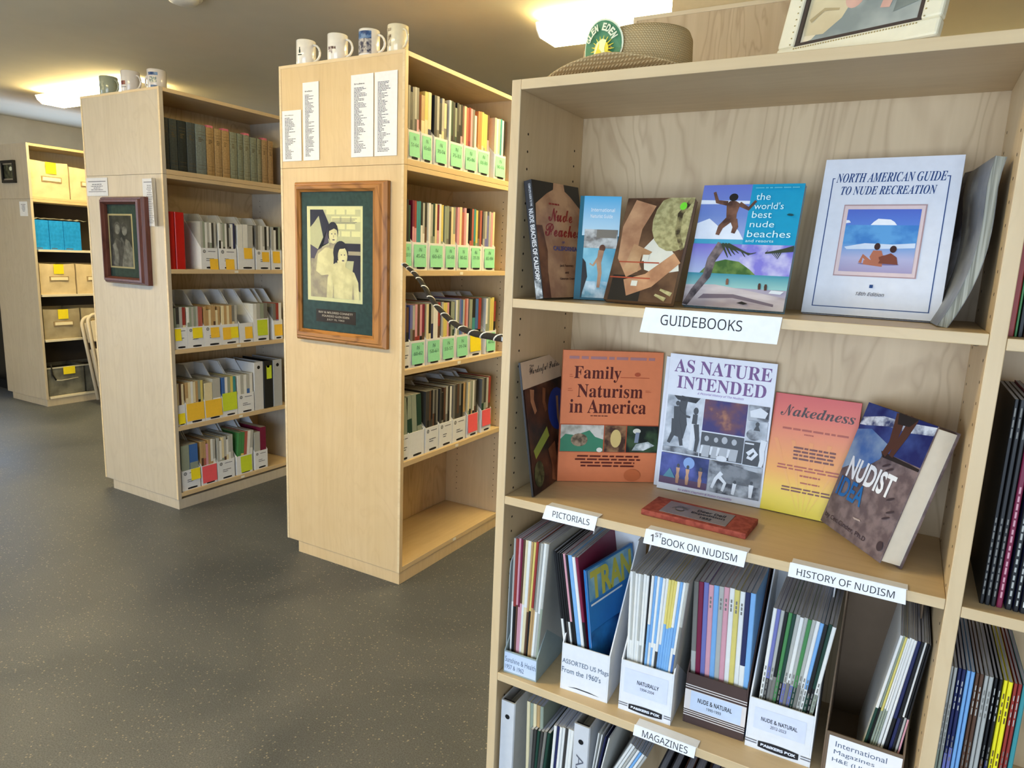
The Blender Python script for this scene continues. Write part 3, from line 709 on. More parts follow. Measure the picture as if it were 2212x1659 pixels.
# ---- far-left bookcase: fabric bins, blue files
def xfab(): return mat2('beige_fabric', (210, 190, 152), (222, 203, 166), 9, .85)
CR = random.Random(4)
def bin_(ya, yb, z, h, label, m, noted=True, xb=xF1-.03):
    w = yb-ya-.006; t = empty('storage_bin', (xb, ya+.003, z), PI/2, label, 'storage bin', 'fabric bins at the far left')
    # soft box: front sheet slightly bowed and creased
    nx, nz = 10, 8; v = []; f = []
    for j in range(nz+1):
        for i in range(nx+1):
            x = w*i/nx; zz = h*j/nz; bul = .010*math.sin(PI*i/nx)*math.sin(PI*j/nz)+.003*math.sin(i*1.9+j*1.3); v.append((x, -bul, zz+(.006*math.sin(PI*i/nx) if j == nz else 0)*-1))
    for j in range(nz):
        for i in range(nx): a = j*(nx+1)+i; f.append((a, a+1, a+nx+2, a+nx+1))
    b = MB(); b.add(v, f, m, True); d = .28
    b.box(0, .003, .0, d, 0, h, m); b.box(w-.003, w, 0, d, 0, h, m); b.box(0, w, d-.003, d, 0, h, m); b.box(0, w, .002, d, 0, .003, m)
    b.box(.003, w-.003, .006, d-.003, .01, h-.035, PAGES); b.build('box', t)
    MB().box(w*.28, w*.76, -.018, -.010, h*.46, h*.56, mat('cream_webbing', (246, 234, 200), .7)).build('handle', t)
    MB().box(w*.25, w*.79, -.0135, -.009, h*.43, h*.585, mat2('beige_shadow', (150, 128, 94), (170, 146, 108), 20, .9)).build('handle_shade', t)  # darker slab around the handle, its shadow put into the colour
    if noted:
        o = MB().box(w*.38, w*.66, -.0135, -.0125, h*.66, h*.98, NOTEY).build('sticky_note', t)
    return t
def yf(z, u): return yat(xF1-.03, z, u)
zz = ZF+.024
bin_(yF+.03, yf(zz, 151.5), zz, .285, 'beige fabric bin with yellow note, topmost at the far left', xfab())
bin_(yf(zz, 152.5), yf(zz, 152.5)+.34, zz, .265, 'topmost beige bin half hidden behind the greyish bookcase', xfab())
bin_(yf(SHF[1], 88), yf(SHF[1], 165.5), SHF[1], .255, 'beige fabric bin with yellow note below the blue files', xfab())
bin_(yf(SHF[1], 167), yf(SHF[1], 167)+.33, SHF[1], .255, 'beige bin below the blue files, half hidden by the greyish bookcase', xfab())
fab2 = mat2('taupe_fabric', (160, 148, 122), (174, 162, 136), 9, .85)
bin_(yf(SHF[2], 96.5), yf(SHF[2], 176), SHF[2], .255, 'taupe fabric bin with yellow note above the grey tub', fab2)
bin_(yf(SHF[2], 178), yf(SHF[2], 178)+.3, SHF[2], .255, 'taupe bin on the fourth shelf, mostly hidden behind folded chairs', fab2, False)
# grey tub with dark strap on the bottom shelf
GT = mat2('grey_tub_plastic', (96, 96, 90), (124, 124, 116), 9, .35); GT2 = mat('tub_rim', (188, 186, 172), .4)
for k, (ua, ub, lb) in enumerate([(106, 185, 'grey translucent tub with dark strap and yellow note on the bottom shelf'), (187, 230, 'second grey tub on the bottom shelf, mostly behind folded chairs')]):
    ya, yb = yf(SHF[3], ua), (yf(SHF[3], ub) if k == 0 else yf(SHF[3], ua)+.24); w = yb-ya; h = .245
    t = empty('storage_tub', (xF1-.03, ya, SHF[3]), PI/2, lb, 'storage tub', 'grey tubs at the far left')
    b = MB()
    for (x0, x1, y0, y1, z0, z1) in [(.0, w, 0, .004, 0, h), (0, .004, 0, .28, 0, h), (w-.004, w, 0, .28, 0, h), (0, w, .276, .28, 0, h), (0, w, 0, .28, 0, .004)]: b.box(x0, x1, y0, y1, z0, z1, GT)
    b.build('box', t, .001); MB().box(-.004, w+.004, -.006, 0, h-.012, h, GT2).build('rim', t, .001)
    MB().box(.01, w-.01, .01, .27, .005, h-.03, mat('dark_contents', (60, 58, 50), .8)).build('contents', t)
    if k == 0:
        q = [(w*.1, -.008, h+.03), (w*.12, -.012, h*.75), (w*.2, -.013, h*.55), (w*.35, -.013, h*.52), (w*.8, -.013, h*.56)]
        MB().tube(q[:3], .006, mat('black_strap', (24, 22, 20), .7), 6).build('strap', t); MB().tube(q[2:], .005, GT2, 6).build('grip', t)
        MB().box(w*.42, w*.74, -.0075, -.0065, h*.72, h*.98, NOTEY).build('sticky_note', t)
BLUE = mat2('blue_card', (18, 138, 222), (30, 152, 236), 40, .6)
for k, (ua, ub) in enumerate([(77.5, 109), (109.5, 140), (140.5, 190)]):
    ya, yb = yf(SHF[0], ua), yf(SHF[0], ub)
    if k == 0: ya = max(ya, yF+TH+.004)
    if k == 2: yb = ya+.14
    t = empty('archive_box', (xF1-.03, ya, SHF[0]), PI/2, 'bright blue upright archive box, %s of three' % ['leftmost', 'middle', 'rightmost'][k], 'archive box', 'blue archive boxes at the far left')
    w = yb-ya-.002; MB().box(0, w, 0, .25, 0, .235, BLUE).build('box', t, .001); MB().box(.004, w-.004, .004, .246, .235, .2375, mat('blue_card', None)).build('lid', t, .0005)
    a = Art(w, .235); a.rect(.08, .03, .5, .06, INKG); a.build('printed_mark', t, FRONT())
ya = yF+TH+.01; mb = MB(); v = []; f = []
for i in range(15):
    for j in range(4): v.append((xF1-.03-.05*j, ya+.03*i, SHF[0]+.241+.010*abs(math.sin(i*1.7+j))+.004*j))
for i in range(14):
    for j in range(3): a_ = i*4+j; f.append((a_, a_+4, a_+5, a_+1))
mb.add(v, f, mat('crumpled_plastic', (226, 228, 226), .25), True)
tag(mb.build('plastic_sheet'), 'crumpled clear-white plastic sheet lying on the blue archive boxes', 'plastic sheet')

# folded chairs leaning between the two far bookcases
CHF = mat('white_chair_plastic', (214, 202, 182), .45); CHD = mat('taupe_chair_tube', (140, 122, 104), .4)
def chair(p, top, label):
    """folded chair: rounded back frame with seat panel, leaning"""
    o = Vector(p); d = Vector(top)-o; Ln = d.length; ey = d.normalized(); ex = Vector((0, 1, 0)); ex = (ex-ey*ex.dot(ey)).normalized(); ez = ex.cross(ey)
    t = empty('folding_chair', label=label, cat='chair', group='folded chairs leaning on the far bookcase', M=frameM(o, ex, ey, ez)); W = .42; R = .07
    q = [(0, .02)]+[(0, Ln-R)]+[(R-R*math.cos(a*PI/10), Ln-R+R*math.sin(a*PI/10)) for a in range(1, 6)]+[(W-R+R*math.sin(a*PI/10), Ln-R+R*math.cos(a*PI/10)) for a in range(0, 6)]+[(W, .02)]
    MB().tube([(x, y, 0) for x, y in q], .014, CHF, 8).build('back_frame', t)
    MB().tube([(.03, 0.0, -.03), (.03, Ln*.7, -.03), (.06, Ln*.74, -.03), (W-.06, Ln*.74, -.03), (W-.03, Ln*.7, -.03), (W-.03, 0, -.03)], .011, CHD, 8).build('leg_frame', t)
    MB().box(.02, W-.02, Ln*.70, Ln*.93, -.006, .008, CHF).build('backrest', t, .004)
    MB().box(.02, W-.02, Ln*.18, Ln*.62, -.008, .010, CHF).build('seat', t, .004)
chair((-6.02, 3.36, .015), (-6.125, 3.31, .745), 'folded pale chair behind the other, against the far bins')
chair((-5.92, 3.34, .015), (-6.045, 3.32, .775), 'front folded pale chair, partly hidden by the greyish bookcase')
# dark cabinet at the far left edge
t = empty('cabinet', (-7.15, 3.6, 0), 0, 'black cabinet with grey kick rail at the left edge', 'cabinet')
MB().box(-.27, .21, -.42, .42, .09, .93, mat('black_lacquer', (10, 10, 12), .4)).build('body', t, .003); MB().box(-.25, .205, -.40, .40, 0, .09, mat('dark_kick', (30, 32, 36), .5)).build('base', t)
MB().box(.212, .222, -.42, .42, .27, .30, mat('grey_rail', (110, 116, 128), .4)).build('rail', t); MB().box(.21, .219, -.41, -.005, .11, .92, mat('black_lacquer', None)).build('door', t, .002)
MB().box(.21, .219, .005, .41, .11, .92, mat('black_lacquer', None)).build('door', t, .002)

# ================================================================= THINGS FIXED TO THE END PANELS
def sheet(y, cs, name, label, cat, m=PAPER, group=None, gap=.001):
    """flat sheet on a panel facing -y, from four measured corners TL TR BR BL"""
    p = [ony(y-gap, *c) for c in cs]; x0 = (p[0].x+p[3].x)/2; x1 = (p[1].x+p[2].x)/2; z1 = (p[0].z+p[1].z)/2; z0 = (p[2].z+p[3].z)/2
    w, h = x1-x0, z1-z0
    t = MB().box(0, w, -.0006, 0, 0, h, m).build(name); t.location = (x0, y-gap, z0); tag(t, label, cat, group)
    return t, w, h
FP = frameM(Vector((0, -.0006, 0)), Vector((1, 0, 0)), Vector((0, 0, 1)), Vector((0, -1, 0)))
for k, (cs, lb, n, hd) in enumerate([
    ([(612, 239), (651.5, 238), (650.8, 348), (608.8, 348.4)], 'short printed list, leftmost on the end of the yellow-lit bookcase', 30, .9),
    ([(653.9, 179), (688.9, 175.5), (689.3, 345.5), (655.6, 347)], 'narrow printed list beside the short leftmost list', 46, .88),
    ([(758.8, 162), (807, 158), (806.5, 338), (758.3, 340)], 'tall printed list with a bold heading, left of the tallest list', 48, .88),
    ([(809.4, 156), (859.3, 151), (857, 336), (809.4, 337)], 'tallest printed list, nearest the shelf corner', 50, None)]):
    t, w, h = sheet(yM-.0016, cs, 'printed_list', lb, 'paper', group='printed lists on the end panel')
    a = Art(w, h)
    if hd: a.text('Index', .14, hd, .62, hd+.018, INK, 'sans', .02)
    a.lines(.14, .05 if k else .04, .72, (hd-.03) if hd else .89, n, INKG, k+3, .5, minw=.3); a.build('print', t, FP)
for k, (cs, lb) in enumerate([([(187.5, 385), (232.4, 383.4), (233, 422.5), (188, 424)], 'small printed notice above the dark-framed portrait'), ([(308, 386.8), (336, 384.5), (340, 489.2), (312, 488)], 'long printed notice right of the dark-framed portrait')]):
    t, w, h = sheet(yL-.0016, cs, 'printed_notice', lb, 'paper', mat('bluish_paper', (206, 208, 216), .7), 'notices on the greyish bookcase')
    a = Art(w, h)
    if k == 0: a.rect(.08, .78, .92, .82, INKG); a.lines(.2, .3, .8, .7, 4, INKG, 5, .4, centre=True); a.rect(.08, .22, .92, .25, INKG)
    else: a.rect(.1, .92, .8, .935, INKG); a.lines(.2, .06, .8, .88, 22, INKG, 8, .35, centre=True)
    a.build('print', t, FP)
    if k == 1:   # loose second leaf curling off the edge
        b = MB(); v = []
        for i in range(7):
            f_ = i/6; v += [(w+.001+.028*f_, -.0006-.034*math.sin(f_*1.5), .0), (w+.001+.014*f_, -.0006-.03*math.sin(f_*1.5), h)]
        b.add(v, [(2*i, 2*i+2, 2*i+3, 2*i+1) for i in range(6)], PAPER, True); b.build('curled_leaf', t)
t, w, h = sheet(yF, [(42, 436), (59, 434.5), (60.5, 466.5), (43.5, 467)], 'small_notice', 'tiny white notice on the farthest bookcase end', 'paper')
a = Art(w, h); a.lines(.2, .3, .8, .85, 6, INKG, 2, .4, centre=True); a.build('print', t, FP)

def picture(y, outer, opening, depth, fm_, label, name='framed_photo', fh=None, inner_lip=None):
    """moulded frame on a panel facing -y; outer/opening are measured corner lists TL TR BR BL on its front"""
    yf_ = y-depth
    def r(cs): p = [ony(yf_, *c) for c in cs]; return ((p[0].x+p[3].x)/2, (p[1].x+p[2].x)/2, (p[2].z+p[3].z)/2, (p[0].z+p[1].z)/2)
    x0, x1, z0, z1 = r(outer); a0, a1, b0, b1 = r(opening)
    t = empty(name, (x0, y-.0018, z0), 0, label, 'picture'); W, H_ = x1-x0, z1-z0; a0 -= x0; a1 -= x0; b0 -= z0; b1 -= z0
    # four mitred rails with a stepped moulding
    O = [(0, 0), (W, 0), (W, H_), (0, H_)]; I = [(a0, b0), (a1, b0), (a1, b1), (a0, b1)]
    def at(i, f, yy): return Vector((O[i][0]+(I[i][0]-O[i][0])*f, yy, O[i][1]+(I[i][1]-O[i][1])*f))
    prof = [(0, 0), (0, -depth*.55), (.18, -depth*.82), (.32, -depth*.80), (.42, -depth), (.72, -depth), (.86, -depth*.78), (1, -depth*.62), (1, -depth*.25)]
    for s_ in range(4):
        b = MB(); j = (s_+1) % 4; v = [at(s_, *q) for q in prof]+[at(j, *q) for q in prof]; n = len(prof)
        b.add(v, [(i, i+1, n+i+1, n+i) for i in range(n-1)]+[tuple(range(n-1, -1, -1)), tuple(range(n, 2*n))], (fh or fm_) if s_ % 2 == 0 else fm_); b.build('rail', t)
    return t, W, H_, (a0, a1, b0, b1), yf_, (x0, z0)
GREENMAT = mat2('dark_green_mat_board', (34, 62, 60), (44, 74, 70), 60, .6)
t, W, H_, (a0, a1, b0, b1), yfr, (px_, pz_) = picture(yM, [(629.5, 395), (830.7, 387), (831.9, 756), (641, 732)], [(643, 416), (799, 410), (803.4, 726), (649.6, 710)], .032, OAKF, 'large honey oak framed photo of two people with an engraved plate', fh=OAKH)
MB().box(a0-.004, a1+.004, -.012, -.009, b0-.004, b1+.004, GREENMAT).build('mat_board', t)
FM = lambda x, z, y=-.012: frameM(Vector((x, y, z)), Vector((1, 0, 0)), Vector((0, 0, 1)), Vector((0, -1, 0)))
def local(cs, y, ox, oz): 
    p = [ony(y, *c) for c in cs]; return ((p[0].x+p[3].x)/2-ox, (p[1].x+p[2].x)/2-ox, (p[2].z+p[3].z)/2-oz, (p[0].z+p[1].z)/2-oz)
q0, q1, r0, r1 = local([(661, 446), (781.7, 444.6), (785.3, 657), (667.6, 647.7)], yM-.0138, px_, pz_)
a = Art(q1-q0, r1-r0, .0004)
SEP = {n: mat('sepia_'+n, c, .5) for n, c in dict(cream=(226, 224, 176), mid=(176, 166, 142), dark=(44, 42, 62), dk2=(84, 76, 96), pale=(232, 230, 190), wall=(196, 196, 158), hair=(34, 32, 50)).items()}
a.rect(0, 0, 1, 1, SEP['cream']); a.rect(.06, .04, .965, .965, mat2('sepia_wall', (186, 184, 142), (204, 200, 160), 24, .5)); a.up()
for i in range(4):
    for j in range(3): a.rect(.45+.18*j-.09*(i % 2), .69+.075*i, .60+.18*j-.09*(i % 2), .745+.075*i, SEP['cream'], True)
a.up()
for i in range(5): a.rect(.46+.0*i, .87-.012*i, .9-.03*(i % 3), .874-.012*i, SEP['dk2'], True)
a.poly([(.06, .965), (.3, .965), (.42, .8), (.36, .62), (.3, .68), (.22, .9), (.12, .82), (.06, .78)], SEP['dark']); a.poly([(.06, .6), (.2, .55), (.3, .6), (.4, .62), (.38, .78), (.3, .6), (.12, .4), (.06, .3)], SEP['dk2'])
a.rect(.56, .44, .965, .62, SEP['dark']); a.rect(.66, .5, .965, .54, SEP['mid']); a.rect(.06, .04, .3, .3, SEP['mid']); a.poly([(.8, .2), (.965, .12), (.965, .46), (.85, .44)], SEP['dark'])
# person behind: head, neck, shoulders, arm; person in front: head, shoulders, folded towel-like front
SK = mat2('sepia_skin', (206, 200, 156), (226, 220, 176), 18, .5); SKD = mat2('sepia_skin_shadow', (160, 150, 132), (186, 178, 148), 22, .5)
a.poly([(.09, .04), (.1, .3), (.14, .46), (.2, .54), (.33, .585), (.42, .6), (.52, .585), (.62, .55), (.7, .48), (.7, .04)], SKD); a.poly([(.16, .32), (.2, .5), (.34, .57), (.5, .57), (.6, .5), (.58, .3), (.3, .26)], SK)
a.ell(.475, .735, .10, .105, SEP['hair']); a.poly([(.41, .62), (.53, .62), (.52, .56), (.42, .56)], SKD); a.ell(.485, .705, .078, .092, SK); a.poly([(.39, .78), (.45, .82), (.56, .8), (.565, .75), (.5, .77), (.42, .745)], SEP['hair'])
for ex_ in (.46, .52): a.ell(ex_, .715, .012, .006, SEP['dk2'])
a.rect(.485, .675, .5, .70, SKD); a.ell(.492, .653, .024, .007, SEP['dk2'])
a.limb([(.13, .45), (.11, .28), (.2, .235), (.4, .26)], .055, .035, SKD)
a.poly([(.36, .04), (.38, .26), (.46, .33), (.58, .37), (.72, .37), (.86, .32), (.93, .22), (.95, .04)], SK)
a.ell(.62, .52, .135, .125, SEP['hair']); a.poly([(.56, .44), (.70, .44), (.71, .36), (.56, .36)], SK); a.ell(.655, .485, .085, .095, SK)
a.poly([(.5, .5), (.54, .6), (.64, .62), (.72, .6), (.68, .565), (.6, .56), (.56, .5), (.54, .42), (.49, .4)], SEP['hair'])
for ex_ in (.635, .69): a.ell(ex_, .5, .012, .006, SEP['dk2'])
a.ell(.665, .44, .024, .007, SEP['dk2']); a.ell(.44, .25, .05, .022, SK); a.poly([(.47, .04), (.49, .2), (.5, .04)], SKD); a.poly([(.82, .04), (.84, .2), (.86, .04)], SKD)
a.build('photo', t, FM(q0, r0))
q0, q1, r0, r1 = local([(683.6, 667.4), (768.9, 673.7), (769, 702.6), (683.6, 693.5)], yM-.0138, px_, pz_)
pl = MB().box(q0, q1, -.0135, -.012, r0, r1, mat('bronze_plate', (58, 44, 34), .35, .3)).build('engraved_plate', t, .0004)
a = Art(q1-q0, r1-r0); PC = mat('engraving', (214, 200, 178), .5)
a.text('RAY & MILDRED CONNETT', .07, .70, .93, .86, PC, 'sans', .01); a.text('FOUNDED GLEN EDEN', .16, .42, .84, .58, PC, 'sans', .01); a.text('JULY 15, 1963', .28, .14, .72, .30, PC, 'sans', .01); a.build('engraved_text', pl, FM(q0, r0, -.0135))
GL = bpy.data.materials.new('picture_glass'); GL.use_nodes = True
nt = GL.node_tree; b = nt.nodes['Principled BSDF']; b.inputs['Roughness'].default_value = .03; b.inputs['Transmission Weight'].default_value = 1; b.inputs['IOR'].default_value = 1.45
g1 = nt.nodes.new('ShaderNodeBsdfTransparent'); g2 = nt.nodes.new('ShaderNodeBsdfGlossy'); g2.inputs['Roughness'].default_value = .04; mx = nt.nodes.new('ShaderNodeMixShader'); fr = nt.nodes.new('ShaderNodeFresnel'); fr.inputs[0].default_value = 1.45
nt.links.new(fr.outputs[0], mx.inputs[0]); nt.links.new(g1.outputs[0], mx.inputs[1]); nt.links.new(g2.outputs[0], mx.inputs[2]); nt.links.new(mx.outputs[0], nt.nodes['Material Output'].inputs[0]); nt.nodes.remove(b)
def glass(t, x0, x1, y, z0, z1):
    b = MB(); b.add([(x0, y, z0), (x1, y, z0), (x1, y, z1), (x0, y, z1)], [(0, 1, 2, 3)], GL); return b.build('glass', t)
glass(t, a0, a1, -.016, b0, b1)
t, W, H_, (a0, a1, b0, b1), yfr, (px_, pz_) = picture(yL, [(212.7, 424.4), (303, 424), (313, 617), (224, 610.5)], [(217.7, 440.5), (289, 440.5), (298, 601), (228.5, 596.5)], .045, MAHO, 'small mahogany framed dark portrait of two people on the greyish bookcase')
MB().box(a0-.004, a1+.004, -.012, -.009, b0-.004, b1+.004, GREENMAT).build('mat_board', t)
q0, q1, r0, r1 = local([(232.5, 462), (285, 462), (292, 581), (239.5, 577.5)], yL-.0138, px_, pz_)
a = Art(q1-q0, r1-r0, .0004); a.rect(0, 0, 1, 1, mat('gilt_slip', (196, 184, 140), .4)); a.rect(.05, .03, .95, .97, mat2('grey_portrait_ground', (34, 38, 36), (64, 66, 62), 20, .5))
GP = mat2('grey_portrait_tone', (104, 104, 100), (142, 142, 136), 30, .5); GP2 = mat2('grey_portrait_shade', (62, 62, 62), (96, 94, 92), 30, .5)
a.ell(.36, .74, .14, .12, GP2); a.ell(.37, .72, .1, .09, GP); a.poly([(.1, .03), (.14, .42), (.3, .56), (.5, .5), (.56, .03)], GP2); a.limb([(.2, .45), (.3, .3), (.25, .05)], .07, .09, GP)
a.ell(.66, .76, .14, .1, GP2); a.ell(.66, .69, .1, .085, GP); a.poly([(.5, .03), (.62, .4), (.7, .55), (.84, .5), (.95, .36), (.95, .03)], GP); a.limb([(.5, .56), (.6, .48), (.56, .3)], .04, .03, GP2)
a.build('photo', t, FM(q0, r0)); glass(t, a0, a1, -.016, b0, b1)
# little black frame, half out of view
p = [ony(yF-.02, *c) for c in [(28, 345), (30.3, 394.5)]]; x1 = (p[0].x+p[1].x)/2; z1, z0 = p[0].z, p[1].z
t = empty('framed_picture', (x1, yF-.0006, z0), 0, 'small black framed picture cut by the left edge', 'picture'); h = z1-z0; w = .20
for bx in [(-w, 0, -.02, 0, 0, .022), (-w, 0, -.02, 0, h-.022, h), (-w, -w+.022, -.02, 0, .022, h-.022), (-.022, 0, -.02, 0, .022, h-.022)]: MB().box(*bx, BLACK).build('rail', t, .002)
for bx in [(-w+.022, -.022, -.014, -.004, .022, .034), (-w+.022, -.022, -.014, -.004, h-.034, h-.022), (-.034, -.022, -.014, -.004, .034, h-.034)]: MB().box(*bx, STEEL).build('inner_lip', t)
a = Art(w-.05, h-.06, .0004); a.rect(0, 0, 1, 1, mat2('dark_photo', (20, 22, 18), (80, 84, 60), 30, .4)); a.ell(.7, .7, .16, .14, mat('pale_photo_spot', (220, 224, 200), .5)); a.build('photo', t, FM(-w+.03, .03, -.008))

# ================================================================= MUGS
def mug(u, y, zt, r, h, rot, label, paint, hm=GLASSY, handle_r=.028):
    x = xat(y, zt+h, u); t = empty('mug', (x, y, zt), rot, label, 'mug', 'souvenir mugs on the bookcases')
    MB().lathe([(0, .001), (r*.86, .001), (r*.9, 0), (r, .006), (r, h-.002), (r-.0015, h), (r-.004, h-.001), (r-.0045, .01), (0, .007)], hm, 32).build('body', t)
    q = [(r-.002+handle_r*1.1*math.sin(a)*1.0, 0, h*.5+handle_r*1.15*math.cos(a)) for a in [PI*k/12 for k in range(13)]]
    MB().tube(q, .0055, hm, 8, rb=.0045).build('handle', t)
    # print wrapped on the wall
    b = MB()
    for (a0_, a1_, z0, z1, m) in paint:
        n = max(2, int((a1_-a0_)/.18)); v = []
        for i in range(n+1):
            w_ = a0_+(a1_-a0_)*i/n; rr_ = r+.0004+.0001*len(b.m)
            v += [(rr_*math.cos(w_), rr_*math.sin(w_), z0*h), (rr_*math.cos(w_), rr_*math.sin(w_), z1*h)]
        b.add(v, [(2*i, 2*i+2, 2*i+3, 2*i+1) for i in range(n)], m, True)
    if paint: b.build('decoration', t)
GA = -1.62
DKG = mat('mug_ink_green', (40, 58, 48), .3); DKM = mat2('mug_ink_maroon', (70, 40, 48), (210, 196, 190), 90, .3); BLM = mat2('mug_ink_blue', (40, 70, 120), (110, 140, 180), 60, .3); GRM = mat2('mug_scene', (60, 62, 84), (190, 184, 180), 70, .3)
BRM = mat2('mug_scene_brown', (120, 100, 76), (216, 204, 176), 80, .3); PLM = mat('mug_pale_green', (200, 212, 200), .3)
hr = .15
ym = yM+.045
mug(661, ym, HM, .0395, .098, hr, 'white mug with a small dark tree, leftmost above the yellow-lit bookcase', [(GA-.25, GA+.25, .36, .40, DKG), (GA-.10, GA+.10, .45, .58, DKG), (GA-.06, GA+.06, .58, .68, DKG)])
mug(729.5, ym, HM, .0405, .102, hr, 'white mug with a dark maroon animal print, second on the yellow-lit bookcase', [(GA-.5, GA+.45, .40, .50, DKM), (GA-.4, GA-.1, .3, .42, DKM), (GA-.05, GA+.1, .24, .44, DKM)])
mug(798, ym, HM, .041, .100, hr, 'mug with a blue and grey landscape band, third on the yellow-lit bookcase', [(GA-.9, GA+.8, .62, .90, BLM), (GA-.9, GA+.8, .08, .62, GRM)])
mug(860, ym, HM, .0405, .100, -.35, 'cream mug with brown figures, rightmost at the bookcase corner', [(GA-.7, GA+.4, .74, .84, BRM), (GA-.6, GA+.4, .2, .62, BRM)], mat('cream_glaze', (236, 226, 196), .12, 0, .6))
yl_ = yL+.06
GRY = mat('grey_green_glaze', (150, 156, 138), .15, 0, .6)
GA = -1.2
mug(234, yl_, 2.139, .043, .096, .1, 'grey-green mug, leftmost on the greyish bookcase', [(GA-.6, GA, .25, .7, mat2('mug_faded', (120, 128, 112), (150, 156, 138), 60, .3))], GRY)
mug(281, yl_, 2.139, .044, .105, .1, 'white mug with a dark red mark, middle of the greyish bookcase', [(GA-.7, GA-.05, .34, .52, mat('mug_ink_red', (110, 40, 52), .3)), (GA-.7, GA+.05, .22, .25, INKG)], mat('greyish_glaze', (214, 208, 204), .15, 0, .6))
mug(338, yl_+.02, 2.139, .044, .100, PI+.2, 'mug with blue lettering, rightmost on the greyish bookcase', [(GA-PI-.6, GA-PI+.5, .7, .84, BLM), (GA-PI-.45, GA-PI+.35, .36, .62, mat2('mug_letters', (84, 110, 124), (206, 206, 190), 120, .3)), (GA-PI-.3, GA-PI+.4, .14, .24, BLM)], mat('greyish_glaze', None))

# ================================================================= ROPE between the cases
P0 = onx(xM1+.004, 873, 571); P1 = ony(yR+.03, 1084, 727); P1.x = xR0-.008
hd = Vector((P1.x-P0.x, P1.y-P0.y, 0)); nrm = Vector((hd.y, -hd.x, 0)).normalized()
px = [(873, 571), (886, 582), (900, 596), (917, 620), (928, 640), (951, 670), (983, 700), (1018, 718), (1050, 725), (1084, 728)]
pts = [onplane(P0, nrm, *q) for q in px]; pts[-1] = P1.copy(); pts[-1].z = onplane(P0, nrm, 1084, 728).z
def smooth_path(p, n=6):
    o = []
    for i in range(len(p)-1):
        a_, b_, c_, d_ = p[max(i-1, 0)], p[i], p[i+1], p[min(i+2, len(p)-1)]
        for k in range(n):
            s = k/n; o.append(.5*((2*b_)+(c_-a_)*s+(2*a_-5*b_+4*c_-d_)*s*s+(-a_+3*b_-3*c_+d_)*s**3))
    return o+[p[-1]]
pts = smooth_path(pts, 5)
t = empty('barrier_rope', P0, 0, 'twisted black and white rope slung between two bookcases', 'rope')
MB().tube([q-P0 for q in pts], .0078, mat2('black_rope_fibre', (16, 14, 14), (40, 34, 32), 200, .7), 10).build('cord', t)
dn = smooth_path(pts, 4); acc = 0; hx = []
for i, q in enumerate(dn):
    if i: acc += (q-dn[i-1]).length
    tt = (dn[min(i+1, len(dn)-1)]-dn[max(i-1, 0)]).normalized(); a_ = tt.cross(ZUP).normalized(); b_ = a_.cross(tt); w_ = acc/.115*2*PI
    hx.append(q-P0+a_*math.cos(w_)*.0072+b_*math.sin(w_)*.0072)
MB().tube(hx, .0022, mat('white_strand', (232, 226, 214), .6), 6).build('strand', t)
for q in (P0, pts[-1]): MB().lathe([(0, -.004), (.011, -.004), (.011, .004), (0, .004)], STEEL, 12, q-P0, smooth=False).build('hook', t)

# ================================================================= FRONT DISPLAY: shelf labels
def shelf_label(zt, zb, fold, back, foot, text, label, tx, sup=None, yg=.0015):
    """folded card: a narrow strip lies on the shelf, the lettered face hangs over its edge"""
    fl, fr_ = ony(yR-yg, *fold[0]), ony(yR-yg, *fold[1]); bl, br_ = ony(yR-yg, *foot[0]), ony(yR-yg, *foot[1])
    x0, x1 = fl.x, fr_.x; top = zt+.0012
    h = top-(bl.z+br_.z)/2
    t = empty('shelf_label', (x0, yR-yg, top), 0, label, 'label', 'folded card labels on the display shelves')
    w = x1-x0; dx0 = bl.x-x0; dx1 = br_.x-x1
    b = MB(); v = [(0, 0, 0), (w, 0, 0), (w+dx1, -.003, -h), (dx0, -.003, -h), (0, -.0006, 0.0006), (w, -.0006, .0006), (w+dx1, -.0036, -h), (dx0, -.0036, -h)]
    b.add(v, [(0, 1, 2, 3), (7, 6, 5, 4), (4, 5, 1, 0), (6, 7, 3, 2), (5, 6, 2, 1), (7, 4, 0, 3)], PAPER)
    if back: b.box(.002, w+.002, 0, back, 0, .0007, PAPER)
    b.build('card', t)
    ex = Vector((1, 0, 0)); ey = Vector((0, .003/h, 1)).normalized(); ez = ex.cross(ey)
    a = Art(w, h, .0002); a.text(text, tx[0], tx[1], tx[2], tx[3], INK, 'sans', 0)
    if sup: a.text(sup[0], *sup[1:], INK, 'sans', 0)
    a.build('lettering', t, frameM(Vector((0, -.0036, -h)), ex, ey, ez))
    return t
shelf_label(1.3218, 1.3044, [(1393.5, 676), (1689, 697)], 0, [(1383, 718), (1679, 742.5)], 'GUIDEBOOKS', 'large white card lettered GUIDEBOOKS under the upper row', (.13, .36, .735, .78), yg=.002)
shelf_label(.9199, .9024, [(1180.6, 1094.4), (1291, 1120.6)], .02, [(1172.7, 1119), (1285, 1145.5)], 'PICTORIALS', 'white folded card lettered PICTORIALS', (.14, .30, .86, .74))
shelf_label(.9199, .9024, [(1395.6, 1146.9), (1613.8, 1195.4)], .02, [(1390.4, 1171.8), (1607.5, 1223.7)], 'BOOK ON NUDISM', 'white folded card lettered 1ST BOOK ON NUDISM', (.175, .22, .915, .70), sup=None)
o = COL.objects['shelf_label.002'] if 'shelf_label.002' in COL.objects else None
if o:
    a = Art(.21, .0275, .0003); a.text('1', .05, .28, .075, .78, INK, 'sans', 0); a.text('ST', .09, .66, .15, .95, INK, 'sans', .0); a.build('ordinal', o, frameM(Vector((0, -.0042, -.0275)), Vector((1, 0, 0)), ZUP, Vector((0, -1, 0))))
